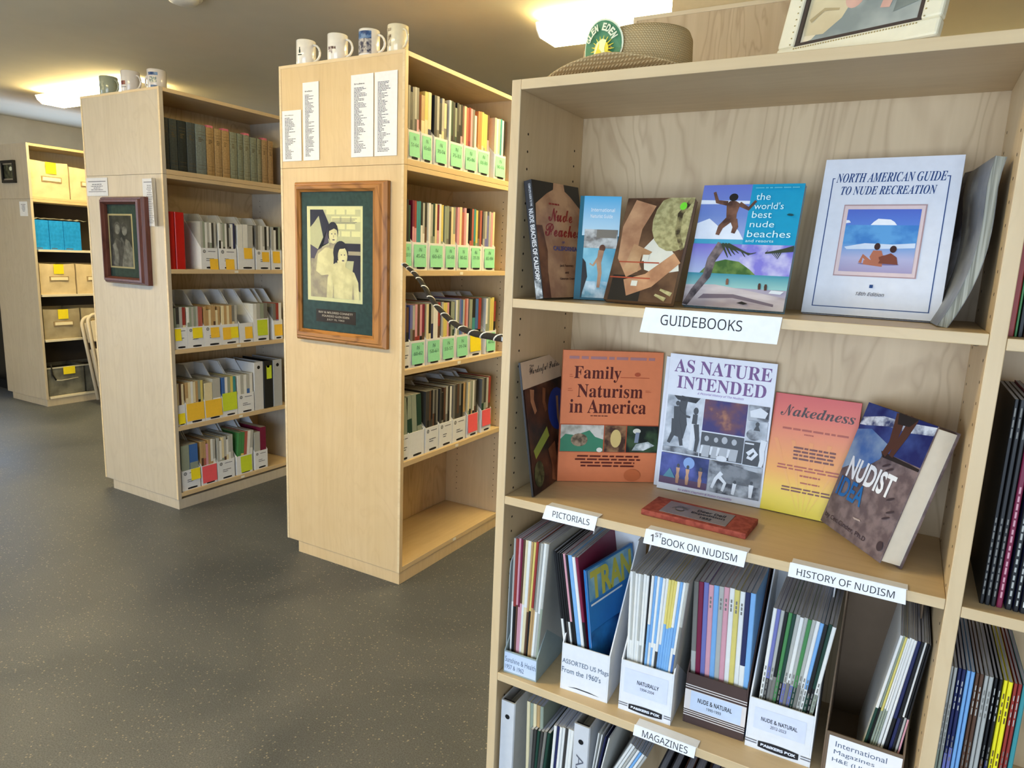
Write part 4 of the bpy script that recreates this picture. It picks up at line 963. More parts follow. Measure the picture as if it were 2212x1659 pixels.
shelf_label(.9199, .9024, [(1706.7, 1218), (1957, 1277)], .02, [(1702.7, 1238.6), (1955.5, 1309)], 'HISTORY OF NUDISM', 'white folded card lettered HISTORY OF NUDISM', (.07, .22, .915, .72))
shelf_label(.5219, .5036, [(1370.7, 1571.7), (1504, 1612)], .022, [(1368, 1590), (1500.5, 1630.7)], 'MAGAZINES', 'white folded card lettered MAGAZINES', (.14, .16, .88, .80))

# ================================================================= BOOKS ON SHOW
def posed(x, y, phi, lean, z, th, w, h):
    p, l_ = math.radians(phi), math.radians(lean); ex = Vector((math.cos(p), math.sin(p), 0)); ey = Vector((-math.sin(p)*math.sin(l_), math.cos(p)*math.sin(l_), math.cos(l_)))
    return frameM(Vector((x, y, z+th*math.sin(l_)+.0008)), ex, ey, ex.cross(ey)), w, h
def book(cs, z, th, cover, label, name='book', cat='book', group='books on show', spine=None, spine_side='L', board=.0009, overhang=.0, pages=PAGES, maxh=None, MM=None):
    x_, y_, ph_, le_, w, h = cs; M, w, h = posed(x_, y_, ph_, le_, z, th, w, h)
    if maxh: h = maxh
    t = empty(name, label=label, cat=cat, group=group, M=M)
    sp_ = spine or cover
    MB().box(0, w, 0, h, -board, 0, cover).build('front_cover', t, .0002 if board < .0015 else .0006)
    MB().box(0, w, 0, h, -th, -th+board, cover).build('back_cover', t)
    if spine_side == 'L': MB().box(0, board, 0, h, -th+board, -board, sp_).build('spine', t); pa, pb_ = board, w-overhang
    else: MB().box(w-board, w, 0, h, -th+board, -board, sp_).build('spine', t); pa, pb_ = overhang, w-board
    MB().box(pa, pb_-.0004, .0006+overhang, h-.0006-overhang, -th+board, -board, pages).build('page_block', t)
    return t, w, h, M
C_ = lambda n, c, r=.35: mat('print_'+n, c, r)
SZ1, SZ2 = 1.3218, .9199
TAN1 = mat2('print_bronze', (168, 120, 88), (204, 156, 116), 16, .35); TAN2 = mat2('print_bronze_deep', (96, 56, 36), (140, 92, 62), 16, .35)
# 1 thick paperback with lettered spine
cs = (-.6045, 1.1828, 80.2, 10.8, .1571, .2249)
t, w, h, M = book(cs, SZ1, .019, C_('near_black', (34, 30, 28)), 'thick brown paperback NUDE BEACHES with silver-lettered spine, leftmost guidebook', spine=C_('spine_grey', (60, 60, 64)))
a = Art(w, h)
a.poly([(.16, .0), (.14, .3), (.05, .45), (.0, .62), (.03, .80), (.28, .90), (.42, .94), (.44, 1), (.66, 1), (.67, .94), (.78, .9), (.98, .80), (1, .62), (1, .3), (.94, .0)], TAN1)
a.poly([(.0, .62), (.12, .62), (.18, .4), (.14, .2), (.16, 0), (.0, 0)], TAN2); a.poly([(1, .62), (.9, .6), (.84, .4), (.9, .2), (.88, 0), (1, 0)], TAN2)
a.text('Nude', .26, .66, .78, .78, C_('brick_red', (150, 44, 34)), 'script', .012); a.text('Beaches', .16, .53, .92, .645, C_('brick_red', None), 'script', .012)
a.lines(.3, .8, .7, .83, 1, C_('brick_red', None), 3, .5); a.text('OF', .5, .475, .56, .495, C_('violet_ink', (92, 84, 130)), 'sans', .02)
a.text('CALIFORNIA', .3, .41, .82, .45, C_('violet_ink', None), 'sans', .04); a.text('Jack Twomey', .4, .265, .7, .29, C_('umber_ink', (70, 40, 30)), 'sans', .02); a.text('and', .5, .21, .58, .23, C_('umber_ink', None), 'sans', .02); a.text('George Cramer', .38, .15, .76, .175, C_('umber_ink', None), 'sans', .02)
a.build('cover_print', t)
a = Art(.019, h); SIL = C_('silver_ink', (214, 214, 216)); v, f = text_mesh('NUDE BEACHES OF CALIFORNIA', 'sans', .03); a.up()
a.mb.add([(.0055+.0105*p[1], h*.76-p[0]*h*.66, a.z) for p in v], f, SIL); v, f = text_mesh('COMPLETE GUIDE TO THE', 'sans', .02)
a.mb.add([(.0105+.005*p[1], h*.97-p[0]*h*.19, a.z) for p in v], f, SIL)
a.rect(.1, .0, .95, .16, mat2('print_spine_photo', (90, 96, 100), (190, 196, 200), 60)); a.build('spine_lettering', t, frameM(Vector((-.0003, 0, -.019)), Vector((0, 0, 1)), Vector((0, 1, 0)), Vector((-1, 0, 0))))
# 2 small blue booklet
t, w, h, M = book((-.5818, 1.2693, 18.5, 8.4, .0810, .2048), SZ1, .007, C_('teal_cover', (30, 100, 120)), 'small blue pool-scene booklet behind the brown paperback')
a = Art(w, h); a.rect(.1, .62, 1, 1, grad('print_sky_blend', [(.62, (196, 222, 232)), (1, (70, 168, 216))], h)); a.rect(.16, .5, .97, .68, mat2('print_pale_house', (120, 112, 104), (206, 204, 198), 40)); a.rect(.16, .18, .97, .5, mat2('print_pool', (96, 166, 190), (150, 204, 216), 14)); a.rect(.2, .02, .97, .18, mat2('print_foam', (120, 170, 186), (220, 232, 236), 30))
a.rect(.46, .6, .94, .68, mat('print_roof', (128, 118, 104), .4)); 
WI = C_('white_ink', (240, 242, 244)); a.text('International', .28, .85, .86, .885, WI, 'sans', .01); a.text('Naturist Guide', .28, .79, .82, .825, WI, 'sans', .01)
a.ell(.62, .50, .075, .035, TAN2); a.limb([(.6, .48), (.56, .36), (.6, .26), (.58, .12)], .07, .035, TAN1); a.limb([(.56, .42), (.42, .33), (.34, .35)], .03, .018, TAN1); a.poly([(.16, 0), (.3, .22), (.24, .36), (.16, .4)], C_('near_black', None))
a.build('cover_print', t)
# 3 brown book with straw hat picture
t, w, h, M = book((-.5063, 1.2425, -2.6, 24.2, .1344, .2130), SZ1, .016, C_('umber_cover', (70, 46, 32)), 'brown-toned book picturing folded arms and a straw hat, green dot sticker', spine_side='L', pages=mat('tan_page_edges', (150, 118, 84), .7))
a = Art(w, h, .0004); a.rect(.0, .0, 1, 1, mat2('print_dim_brown', (66, 42, 28), (120, 88, 62), 10)); HT = mat2('print_straw', (150, 142, 96), (186, 178, 128), 90)
a.rect(.06, 0, .52, .24, C_('near_black', None)); a.poly([(.42, .5), (.6, .66), (.96, .40), (1, .30), (.7, .26), (.5, .3)], C_('cloth_white', (222, 220, 206)))
a.ell(.82, .78, .36, .30, HT); a.limb([(.98, 1.0), (.84, .84), (.86, .66), (.98, .5)], .045, .03, mat2('print_hatband', (60, 50, 34), (150, 140, 96), 60))
a.limb([(.3, .95), (.18, .7), (.2, .42), (.36, .26)], .17, .12, TAN1); a.limb([(.28, .12), (.6, .2), (.95, .42)], .13, .10, TAN1); a.limb([(.5, .42), (.34, .5), (.3, .28)], .10, .11, mat2('print_bronze_lit', (170, 126, 88), (204, 164, 122), 14))
a.limb([(.9, .03), (.74, .07)], .03, .015, HT); a.limb([(.97, .08), (.8, .12)], .03, .015, HT); a.rect(.1, .36, .7, .372, C_('rust_line', (176, 78, 52))); a.rect(.02, .21, .62, .222, C_('rust_line', None))
a.rect(.44, .38, .53, .44, C_('cloth_white', None)); a.rect(.36, .14, .45, .19, C_('cloth_white', None)); a.ell(.86, .915, .05, .05*w/h*1.2, C_('lime_dot', (120, 224, 60)))
# keep the picture within the cover
a.mb.v = [(min(max(p[0], 0), w), min(max(p[1], 0), h), p[2]) for p in a.mb.v]
a.build('cover_print', t)
# 4 the blue beach guide
t, w, h, M = book((-.3646, 1.2813, -3.05, 17.4, .1797, .2328), SZ1, .012, C_('cyan_cover', (70, 164, 198)), 'large blue guidebook titled THE WORLD\'S BEST NUDE BEACHES')
a = Art(w, h); a.rect(0, .55, .58, 1, grad('print_sea_sky', [(.55, (150, 168, 214)), (.75, (108, 134, 200)), (1, (104, 118, 200))], h)); a.rect(.5, .51, 1, 1, C_('cyan_panel', (20, 150, 190)))
a.poly([(0, .84), (.5, .84), (.5, .865), (0, .875)], C_('surf', (226, 232, 244))); SURF = mat2('print_surf', (150, 168, 214), (230, 234, 244), 26)
a.poly([(0, .55), (0, .68), (.12, .72), (.22, .66), (.34, .70), (.44, .62), (.5, .55)], SURF)
DK = mat2('print_tanned', (74, 48, 40), (126, 88, 70), 30)
a.ell(.33, .895, .045, .032, C_('near_black', None)); a.poly([(.27, .84), (.30, .865), (.36, .865), (.41, .84), (.39, .76), (.395, .71), (.36, .69), (.30, .69), (.29, .73)], DK)
a.limb([(.28, .845), (.17, .86), (.125, .94)], .026, .014, DK); a.limb([(.40, .84), (.50, .80), (.56, .865)], .026, .014, DK); a.limb([(.32, .71), (.25, .65), (.23, .585)], .038, .02, DK); a.limb([(.37, .71), (.40, .65), (.385, .60)], .036, .02, DK)
a.rect(0, .0, 1, .51, C_('beach_base', (170, 160, 176))); a.rect(.0, .25, 1, .51, grad('print_tropic_sky', [(.25, (186, 198, 226)), (.5, (126, 116, 206))], h)); a.rect(.5, .27, 1, .51, mat2('print_cloud', (126, 120, 206), (200, 196, 226), 22)); a.rect(0, .16, 1, .27, grad('print_lagoon', [(.15, (150, 196, 190)), (.27, (54, 140, 160))], h))
a.poly([(.12, .27), (.2, .35), (.36, .385), (.5, .37), (.62, .31), (.68, .27)], mat2('print_island', (60, 96, 44), (108, 136, 70), 40)); a.poly([(0, 0), (1, 0), (1, .1), (.6, .15), (.3, .18), (0, .17)], mat2('print_sand', (170, 156, 160), (206, 196, 196), 20, stretch=(.4, 1.6, 1)))
a.poly([(.15, .06), (.5, .08), (.9, .03), (.9, .05), (.5, .11), (.2, .1)], C_('sand_shade', (120, 106, 116)), False); TR_ = mat2('print_trunk', (70, 62, 66), (130, 116, 116), 60)
a.limb([(.02, .0), (.1, .12), (.2, .25), (.22, .38), (.30, .51)], .035, .05, TR_)
for k in range(9): a.limb([(.30+.03*(k % 3), .51), (.36+.028*k, .47-.01*abs(k-4)), (.38+.034*k, .40+.012*k % .05)], .012, .003, C_('palm_dark', (58, 66, 50)))
for k in range(9): a.limb([(1, .50-.004*k), (.9-.02*k, .475-.004*k), (.86-.012*k, .40+.008*k)], .012, .003, C_('palm_dark', None))
for (u_, v_) in [(.42, .19), (.74, .165), (.80, .16)]: a.ell(u_, v_+.03, .012, .01, DK); a.limb([(u_, v_+.025), (u_+.005, v_-.01)], .014, .012, DK)
a.poly([(.84, .13), (.86, .155), (.98, .15), (.95, .125)], C_('boat_white', (214, 218, 222))); a.poly([(.55, .04), (.6, .055), (.66, .04), (.62, .03)], C_('near_black', None))
CW = C_('cyan_white', (206, 236, 244))
for tx_, x0, x1, y0, y1 in [('the', .56, .70, .865, .92), ("world's", .555, .84, .79, .845), ('best', .55, .74, .72, .775), ('nude', .545, .78, .645, .695), ('beaches', .535, .95, .565, .62)]: a.text(tx_, x0, y0, x1, y1, CW, 'std', .0)
a.text('and resorts', .53, .525, .80, .548, CW, 'std', 0); a.lines(.54, .955, .98, .97, 1, C_('cyan_panel2', (90, 180, 206)), 2, .6); a.poly([(.88, .745), (.9, .755), (.93, .752), (.95, .742), (.93, .735), (.9, .738)], C_('teal_fish', (20, 70, 80)))
a.mb.v = [(min(max(p[0], 0), w), min(max(p[1], 0), h), p[2]) for p in a.mb.v]
a.build('cover_print', t)
# 5 white guide
t, w, h, M = book((-.1638, 1.3306, -4.0, 14.7, .2113, .2788), SZ1, .012, C_('white_cover', (222, 224, 232), .3), 'white guidebook titled NORTH AMERICAN GUIDE TO NUDE RECREATION')
a = Art(w, h); NV = C_('navy_ink', (34, 66, 122))
a.text('NORTH AMERICAN GUIDE', .105, .845, .90, .905, NV, 'serifi', .0); a.text('TO NUDE RECREATION', .155, .765, .845, .82, NV, 'serifi', .0)
for r_ in [(.075, .87, .095, .875), (.075, .045, .082, .875), (.075, .045, .925, .050), (.918, .045, .925, .875), (.90, .87, .925, .875)]: a.rect(*r_, NV)
a.rect(.20, .245, .80, .70, C_('pink_mount', (222, 200, 200))); a.rect(.20, .245, .80, .252, C_('pink_line', (176, 144, 146))); a.rect(.20, .245, .207, .70, C_('pink_line', None)); a.rect(.79, .245, .80, .70, C_('pink_line', None)); a.rect(.20, .693, .80, .70, C_('pink_line', None)); a.rect(.235, .275, .765, .67, C_('sea_base', (80, 140, 206)))
a.rect(.235, .57, .765, .67, grad('print_dusk_blue', [(.57, (86, 126, 208)), (.67, (78, 104, 196))], h)); a.rect(.235, .44, .765, .57, mat2('print_deep_sea', (62, 124, 194), (92, 156, 212), 30)); a.rect(.235, .275, .765, .45, grad('print_wet_sand', [(.275, (164, 152, 186)), (.36, (176, 176, 210)), (.45, (92, 152, 210))], h))
a.poly([(.25, .43), (.4, .455), (.6, .45), (.76, .46), (.76, .43), (.5, .42), (.27, .415)], C_('wave_foam', (206, 218, 236)))
a.poly([(.42, .57), (.44, .59), (.47, .61), (.56, .605), (.59, .59), (.61, .57)], C_('ship_white', (236, 238, 244))); a.poly([(.235, .58), (.27, .585), (.255, .6), (.235, .6)], C_('ship_white', None))
SK1 = C_('figure_tan', (176, 108, 84)); SK2 = C_('figure_brown', (124, 66, 50)); HR = C_('hair_dark', (60, 34, 32))
a.ell(.52, .325, .15, .006, C_('sand_shadow', (118, 108, 150))); a.limb([(.50, .375), (.46, .335), (.40, .375), (.385, .33)], .022, .012, SK1); a.limb([(.41, .335), (.55, .332)], .018, .03, SK1); a.poly([(.45, .37), (.47, .41), (.53, .41), (.55, .37), (.54, .34), (.47, .34)], SK1); a.ell(.495, .435, .022, .022, HR)
a.poly([(.52, .33), (.54, .375), (.60, .395), (.645, .37), (.66, .325)], SK2); a.ell(.612, .42, .024, .022, HR); a.limb([(.56, .37), (.52, .36)], .016, .012, SK2)
a.rect(.485, .175, .51, .195, NV); a.text('18th Edition', .395, .125, .60, .148, INKG, 'italic', .01)
a.build('cover_print', t)
# magazines leaning against the partition, fore-edges out, bowed
def bowed(p0, p1, bow, th, depth, ang, nm, label, cov, pg, n=12):
    """bent magazine: profile from foot p0 to head p1 in the x-z plane, pulled back along a turned depth direction"""
    d = Vector((-math.sin(ang), math.cos(ang), 0)); a_ = Vector(p0); b_ = Vector(p1); up = (b_-a_); nv = Vector((up.z, 0, -up.x)).normalized()
    def P(f, o): return a_+up*f+nv*(bow*math.sin(PI*min(f*1.15, 1)**.9)+o)-a_
    t = empty(nm, a_, 0, label, 'magazine', 'magazines leaning on the partition')
    for part, o0, o1, m, ins in [('front_cover', -.0006, 0, cov, 0), ('pages', 0, th, pg, .0015), ('back_cover', th, th+.0006, cov, 0)]:
        b = MB(); v = []
        for i in range(n+1):
            f = i/n
            for q in (P(f, o0)+d*ins, P(f, o1)+d*ins, P(f, o1)+d*depth, P(f, o0)+d*depth): v.append(q)
        fs = []
        for i in range(n):
            for k in range(4): fs.append((4*i+k, 4*i+(k+1) % 4, 4*(i+1)+(k+1) % 4, 4*(i+1)+k))
        fs += [(3, 2, 1, 0), (4*n, 4*n+1, 4*n+2, 4*n+3)]
        b.add(v, fs, m); b.build(part, t)
    return t
q0 = onz(SZ1+.001, 2000, 693); q1 = ony(q0.y, 2148, 357); 
bowed((q0.x, q0.y, SZ1+.002), (q1.x, q0.y, q1.z), .010, .0045, .19, .36, 'leaning_magazine', 'dark glossy magazine leaning right beside the white guidebook', mat2('print_dark_gloss', (58, 56, 62), (150, 150, 154), 9, .15, c3=(110, 70, 60)), PAGED)
q0 = onz(SZ1+.001, 2021, 705); q1 = ony(q0.y, 2184, 335)
bowed((q0.x+.002, q0.y, SZ1+.002), (min(q1.x, xR1-.022), q0.y, q1.z), .016, .013, .20, .10, 'leaning_magazine', 'thick curved magazine with grey page edges against the partition', mat2('print_grey_gloss', (60, 60, 60), (130, 130, 126), 9, .3), mat2('fore_edge', (126, 126, 114), (172, 172, 160), 300, .8, stretch=(1, .02, .02)))

# ---- second row
t, w, h, M = book((-.6133, 1.1983, 94.5, 8.9, .2096, .2761), SZ2, .004, C_('near_black', None), 'slim dark magazine with cream heading, leftmost of the second row', name='magazine', cat='magazine')
a = Art(w, h); a.rect(0, .80, 1, 1, C_('cream_head', (226, 206, 178))); a.text('Wonderful Bodies', .18, .87, .98, .945, INK, 'script', .008); a.text('The', .2, .945, .3, .965, INK, 'sans', .02)
a.rect(.02, .0, 1, .80, mat2('print_dark_forest', (34, 26, 26), (84, 52, 36), 14, c3=(110, 84, 66))); a.ell(.8, .56, .25, .17, C_('deep_blue', (36, 62, 150))); a.poly([(.1, .33), (.48, .46), (.52, .38), (.14, .26)], C_('lime_cloth', (150, 170, 70)))
a.limb([(.2, .78), (.18, .7), (.24, .6)], .05, .03, TAN1); a.limb([(.5, .76), (.46, .66), (.5, .58)], .04, .03, TAN2); a.limb([(.82, .66), (.8, .5), (.84, .4)], .03, .03, TAN1); a.limb([(.55, .3), (.6, .14), (.54, .02)], .1, .06, TAN2); a.limb([(.8, .28), (.78, .1), (.86, .02)], .08, .05, TAN1); a.ell(.18, .14, .12, .1, mat2('print_leaf', (40, 60, 38), (96, 108, 70), 60))
a.mb.v = [(min(max(p[0], 0), w), min(max(p[1], 0), h), p[2]) for p in a.mb.v]; a.build('cover_print', t)
ORC = C_('orange_cover', (222, 128, 84), .4)
t, w, h, M = book((-.6208, 1.3226, 34.3, 1.05, .2183, .2902), SZ2, .012, ORC, 'orange book titled FAMILY NATURISM IN AMERICA')
a = Art(w, h); MR = C_('maroon_ink', (86, 28, 24)); OR2 = C_('orange_ink', (176, 80, 50))
a.text('Family', .115, .765, .585, .885, MR, 'serif', 0); a.text('Naturism', .155, .65, .815, .75, MR, 'serif', 0); a.text('in America', .085, .53, .86, .635, MR, 'serif', 0)
a.lines(.06, .93, .94, .965, 1, C_('mauve_script', (170, 120, 120)), 9, .6, minw=.95); a.lines(.58, .80, .88, .815, 1, OR2, 2, .3, False); a.lines(.07, .80, .12, .83, 2, OR2, 3, .2, False); a.lines(.06, .695, .13, .725, 2, OR2, 3, .2, False); a.lines(.84, .695, .92, .715, 2, OR2, 3, .2, False); a.lines(.3, .505, .62, .52, 1, MR, 4, .4)
a.ell(.75, .83, .03, .015, OR2); a.rect(.0, .23, 1, .445, OR2)
POOL = C_('pool_green', (64, 128, 98)); a.rect(.01, .235, .445, .44, POOL); a.poly([(.01, .44), (.445, .44), (.445, .33), (.36, .35), (.3, .40), (.16, .36), (.06, .37), (.01, .33)], mat2('print_pale_rock', (156, 150, 136), (206, 200, 188), 40)); a.ell(.2, .325, .085, .05, mat2('print_pool_group', (90, 74, 56), (160, 136, 110), 90)); a.ell(.41, .25, .03, .018, C_('cloth_white', None))
a.rect(.455, .235, .67, .44, mat2('print_warm_garden', (70, 44, 34), (150, 110, 76), 40)); a.ell(.57, .34, .055, .07, C_('pale_gold', (214, 186, 120))); a.rect(.68, .235, 1, .44, mat2('print_shade_garden', (22, 30, 26), (60, 82, 54), 30)); a.poly([(.74, .25), (.86, .25), (.97, .29), (.9, .32), (.78, .3)], mat2('print_white_spray', (150, 160, 160), (226, 230, 230), 60)); a.ell(.78, .40, .04, .02, C_('cloth_white', None)); a.poly([(.76, .31), (.8, .31), (.81, .39), (.77, .39)], mat('print_grey_blue', (130, 140, 160), .4))
a.lines(.14, .115, .86, .215, 4, MR, 12, .45, minw=.75, centre=True); a.ell(.76, .055, .085, .085*w/h*.75, C_('orange_stain', (198, 106, 64)))
a.build('cover_print', t)
t, w, h, M = book((-.4372, 1.4305, -1.0, 4.6, .2135, .2840), SZ2, .003, C_('white_cover', None), 'white-edged book just showing behind the AS NATURE INTENDED book')
t, w, h, M = book((-.4249, 1.4140, .33, 5.0, .2165, .2935), SZ2, .006, C_('white_cover', None), 'white book titled AS NATURE INTENDED with a photo collage')
a = Art(w, h); PU = C_('purple_ink', (104, 48, 120)); BWD = mat2('print_bw_dark', (18, 18, 22), (70, 72, 78), 26); BWM = mat2('print_bw_mid', (64, 66, 74), (178, 184, 192), 30); BWL = mat2('print_bw_light', (150, 158, 168), (216, 222, 230), 22)
WF = C_('bw_pale', (216, 220, 226)); KF = C_('bw_black', (22, 22, 28))
a.text('AS NATURE', .055, .87, .965, .965, PU, 'serif', .0); a.text('INTENDED', .095, .755, .93, .845, PU, 'serif', .0); a.text('A Pictorial History of The Nudists', .3, .722, .74, .742, C_('mauve_ink', (150, 110, 176)), 'italic', .01)
def cell(x0, y0, x1, y1, m): a.rect(x0, y0, x1, y1, m)
cell(.02, .285, .375, .70, BWL); a.limb([(.19, .70), (.17, .6), (.19, .5), (.16, .4)], .035, .05, KF); a.poly([(.08, .70), (.12, .67), (.3, .66), (.34, .70)], BWD)
a.ell(.125, .645, .02, .018, KF); a.poly([(.09, .62), (.15, .625), (.16, .56), (.15, .52), (.1, .52)], KF); a.limb([(.12, .53), (.17, .44), (.2, .34)], .03, .016, KF); a.limb([(.11, .53), (.11, .43), (.07, .35)], .03, .016, KF); a.limb([(.14, .59), (.2, .56), (.26, .555)], .016, .01, KF)
a.ell(.31, .605, .024, .026, KF); a.poly([(.285, .58), (.33, .58), (.33, .5), (.28, .5)], KF); a.limb([(.305, .51), (.3, .40), (.29, .31)], .03, .016, WF); a.limb([(.325, .51), (.35, .4), (.34, .31)], .026, .014, KF); a.poly([(.02, .285), (.375, .285), (.375, .31), (.2, .33), (.02, .32)], BWM)
cell(.385, .475, .785, .70, mat2('print_crowd_blue', (58, 50, 110), (110, 70, 84), 26, c3=(190, 130, 90))); cell(.385, .285, .785, .465, C_('bw_ground', (40, 42, 48)))
for k, (u_, s_) in enumerate([(.44, .9), (.53, .85), (.61, 1.15), (.70, 1)]):
    a.ell(u_, .405+.02*s_, .024*s_, .022*s_, mat('bw_skin', (172, 176, 182), .4)); a.poly([(u_-.045*s_, .375), (u_+.045*s_, .375), (u_+.034, .29), (u_-.034, .29)], mat('bw_skin', None)); a.limb([(u_-.04*s_, .37), (u_-.05*s_, .31)], .012, .008, WF)
a.ell(.6, .295, .05, .022, WF)
cell(.795, .60, .98, .70, BWM); a.poly([(.81, .66), (.9, .69), (.97, .66), (.95, .62), (.82, .62)], WF); cell(.795, .455, .98, .595, BWL); a.ell(.87, .5, .07, .04, BWM); a.ell(.89, .575, .018, .016, KF); a.poly([(.86, .53), (.92, .53), (.9, .565), (.88, .565)], KF); cell(.795, .285, .98, .45, KF); a.poly([(.8, .43), (.88, .43), (.88, .44), (.8, .44)], WF)
a.limb([(.83, .36), (.88, .395), (.91, .37), (.87, .33), (.83, .34)], .02, .014, WF); a.limb([(.965, .47), (.955, .40), (.965, .33), (.95, .27)], .028, .016, WF); cell(.795, .25, .98, .285, BWL)
cell(.02, .05, .49, .275, mat2('print_night_stage', (30, 44, 96), (86, 96, 170), 16)); a.ell(.30, .225, .055, .042, mat('moon_blue', (126, 160, 214), .4)); a.rect(.02, .05, .49, .10, mat('stage_plum', (84, 50, 84), .4))
for u_ in (.20, .295, .42): a.ell(u_, .195, .014, .014, KF); a.poly([(u_-.02, .18), (u_+.02, .18), (u_+.012, .14), (u_+.018, .115), (u_-.018, .115), (u_-.012, .14)], TAN1); a.limb([(u_-.006, .12), (u_-.004, .065)], .012, .007, TAN1); a.limb([(u_+.008, .12), (u_+.006, .065)], .012, .007, TAN1)
a.poly([(.06, .1), (.12, .17), (.18, .1)], mat('stage_teal', (70, 130, 150), .4)); cell(.5, .05, .98, .275, BWM); a.poly([(.6, .24), (.68, .265), (.84, .25), (.98, .24), (.98, .14), (.66, .13)], mat2('print_bw_rock', (90, 94, 100), (130, 134, 140), 40))
a.limb([(.62, .2), (.57, .15), (.54, .08)], .02, .012, WF); a.limb([(.6, .17), (.66, .13), (.64, .07)], .018, .012, WF); a.limb([(.75, .14), (.74, .06)], .018, .014, WF); a.ell(.75, .15, .014, .012, KF); a.limb([(.9, .15), (.9, .06)], .022, .014, WF); a.ell(.9, .165, .014, .012, KF)
a.text('by Adam Clapham & Robin Constable', .22, .012, .74, .03, C_('mauve_ink', None), 'italic', .01); a.build('cover_print', t)
OG = grad('print_sunset_blend', [(0, (236, 214, 24)), (.12, (238, 208, 30)), (.35, (236, 160, 52)), (.65, (228, 128, 76)), (.85, (220, 96, 76)), (1, (206, 76, 72))], .2367)
t, w, h, M = book((-.2091, 1.4139, -2.9, 8.8, .1560, .2367), SZ2, .008, OG, 'red to yellow gradient booklet titled NAKEDNESS')
a = Art(w, h); 
for k in range(9):
    g = -.9+.225*k; a.poly([(.5+g*.12, .02), (.5+g*.95-.02, .62), (.5+g*.95+.03, .62), (.5+g*.12+.008, .02)], grad('print_ray', [(0, (240, 214, 40)), (.4, (234, 150, 66)), (1, (226, 124, 76))], .2367)) if abs(g) < .52 else None
a.text('akedness', .235, .82, .955, .905, C_('chocolate_ink', (52, 22, 16)), 'serifi', .0); a.text('N', .09, .815, .24, .915, C_('chocolate_ink', None), 'script', .0)
a.lines(.14, .70, .92, .73, 1, C_('rust_ink', (170, 70, 44)), 3, .5, minw=.98); a.lines(.36, .67, .56, .69, 1, C_('rust_ink', None), 4, .5, centre=True); a.lines(.26, .46, .84, .58, 4, C_('dark_rust_ink', (110, 40, 24)), 8, .5, minw=.8, centre=True); a.lines(.12, .37, .94, .42, 2, C_('rust_ink', None), 9, .45, minw=.9, centre=True); a.lines(.34, .325, .74, .35, 1, C_('rust_ink', None), 7, .5, centre=True); a.lines(.34, .27, .76, .29, 1, C_('rust_ink', None), 8, .5, centre=True); a.lines(.2, .19, .88, .24, 2, C_('dark_rust_ink', None), 11, .45, minw=.85, centre=True)
a.build('cover_print', t)
# thick hardback leaning at the right
csI = (-.0938, 1.3833, -55.4, 15.9, .1861, .2404)
t, w, h, M = book(csI, SZ2, .042, mat2('print_wet_sand_cover', (96, 82, 84), (128, 112, 112), 40, .3), 'thick hardback titled NUDIST IDEA leaning at the right of the second row', board=.0026, overhang=.003, pages=mat('cream_page_block', (226, 216, 196), .75), spine_side='L')
a = Art(w, h); a.rect(0, .70, 1, 1, mat2('print_night_sea', (22, 34, 96), (60, 80, 140), 14)); a.poly([(0, .88), (.3, .94), (.6, .95), (1, .99), (1, .93), (.7, .89), (.4, .88), (.1, .83), (0, .82)], mat2('print_breakers', (60, 70, 110), (230, 234, 240), 40))
a.poly([(0, .45), (.0, .78), (.2, .82), (.5, .76), (.48, .64), (.3, .52), (.1, .5)], mat2('print_blue_haze', (70, 110, 170), (150, 170, 190), 12)); a.poly([(.45, .70), (1, .69), (1, .67), (.7, .665), (.5, .66)], C_('near_black', None))
LG = C_('leg_brown', (84, 50, 36)); a.limb([(.52, 1), (.54, .88), (.55, .78), (.50, .68)], .07, .035, LG); a.limb([(.70, 1), (.66, .86), (.62, .76), (.60, .69)], .06, .03, LG); a.poly([(.48, 1), (.76, 1), (.68, .93), (.52, .92)], C_('near_black', None))
a.text('NUDIST', .10, .41, .80, .58, WI, 'std', .03); a.text('IDEA', .06, .255, .48, .405, C_('strong_blue', (24, 104, 170)), 'std', .02); a.text('by Cec Cinder, Ph.D', .04, .05, .72, .095, C_('plum_ink', (60, 44, 50)), 'sans', .01)
for (u_, v_) in [(.82, .42), (.88, .34), (.86, .29), (.60, .62), (.66, .60)]: a.ell(u_, v_, .05, .009, C_('footprint', (64, 52, 56)), rot=.4)
a.ell(.93, .1, .04, .035, C_('footprint', None)); a.poly([(.45, .17), (.56, .18), (.58, .17), (.48, .16)], C_('pale_shell', (176, 160, 154)))
a.build('cover_print', t)
# brick-red block with engraved metal plate
z = SZ2; cs_ = [(1422.9, 1072), (1638.5, 1120.6), (1612, 1154), (1385, 1099)]; th = .0115
FL, FRt = onz(z+th, *cs_[3]), onz(z+th, *cs_[2]); BL_, BR_ = onz(z+th, *cs_[0]), onz(z+th, *cs_[1])
ex = ((FRt-FL)+(BR_-BL_)).normalized(); ey = ZUP.cross(ex); w = ((FRt-FL).length+(BR_-BL_).length)/2; d = ((BL_-FL).dot(ey)+(BR_-FRt).dot(ey))/2
t = empty('plaque_block', label='brick-red slab with a small metal plate lying before the collage book', cat='plaque', M=frameM(Vector((FL.x, FL.y, z)), ex, ey, ZUP))
MB().box(0, w, 0, d, .0003, th, mat2('brick_red_clay', (140, 62, 50), (166, 82, 66), 90, .75)).build('block', t, .0015)
MB().box(w*.16, w*.80, d*.12, d*.86, th, th+.0009, mat('grey_metal_plate', (150, 138, 132), .35, .4)).build('plate', t, .0003)
a = Art(w*.64, d*.74); a.text('Deer Dell', .48, .60, .90, .78, INK, 'sans', .02); a.text('Expedition', .42, .36, .92, .54, INK, 'sans', .02); a.text('1932', .58, .12, .76, .28, INK, 'sans', .02)
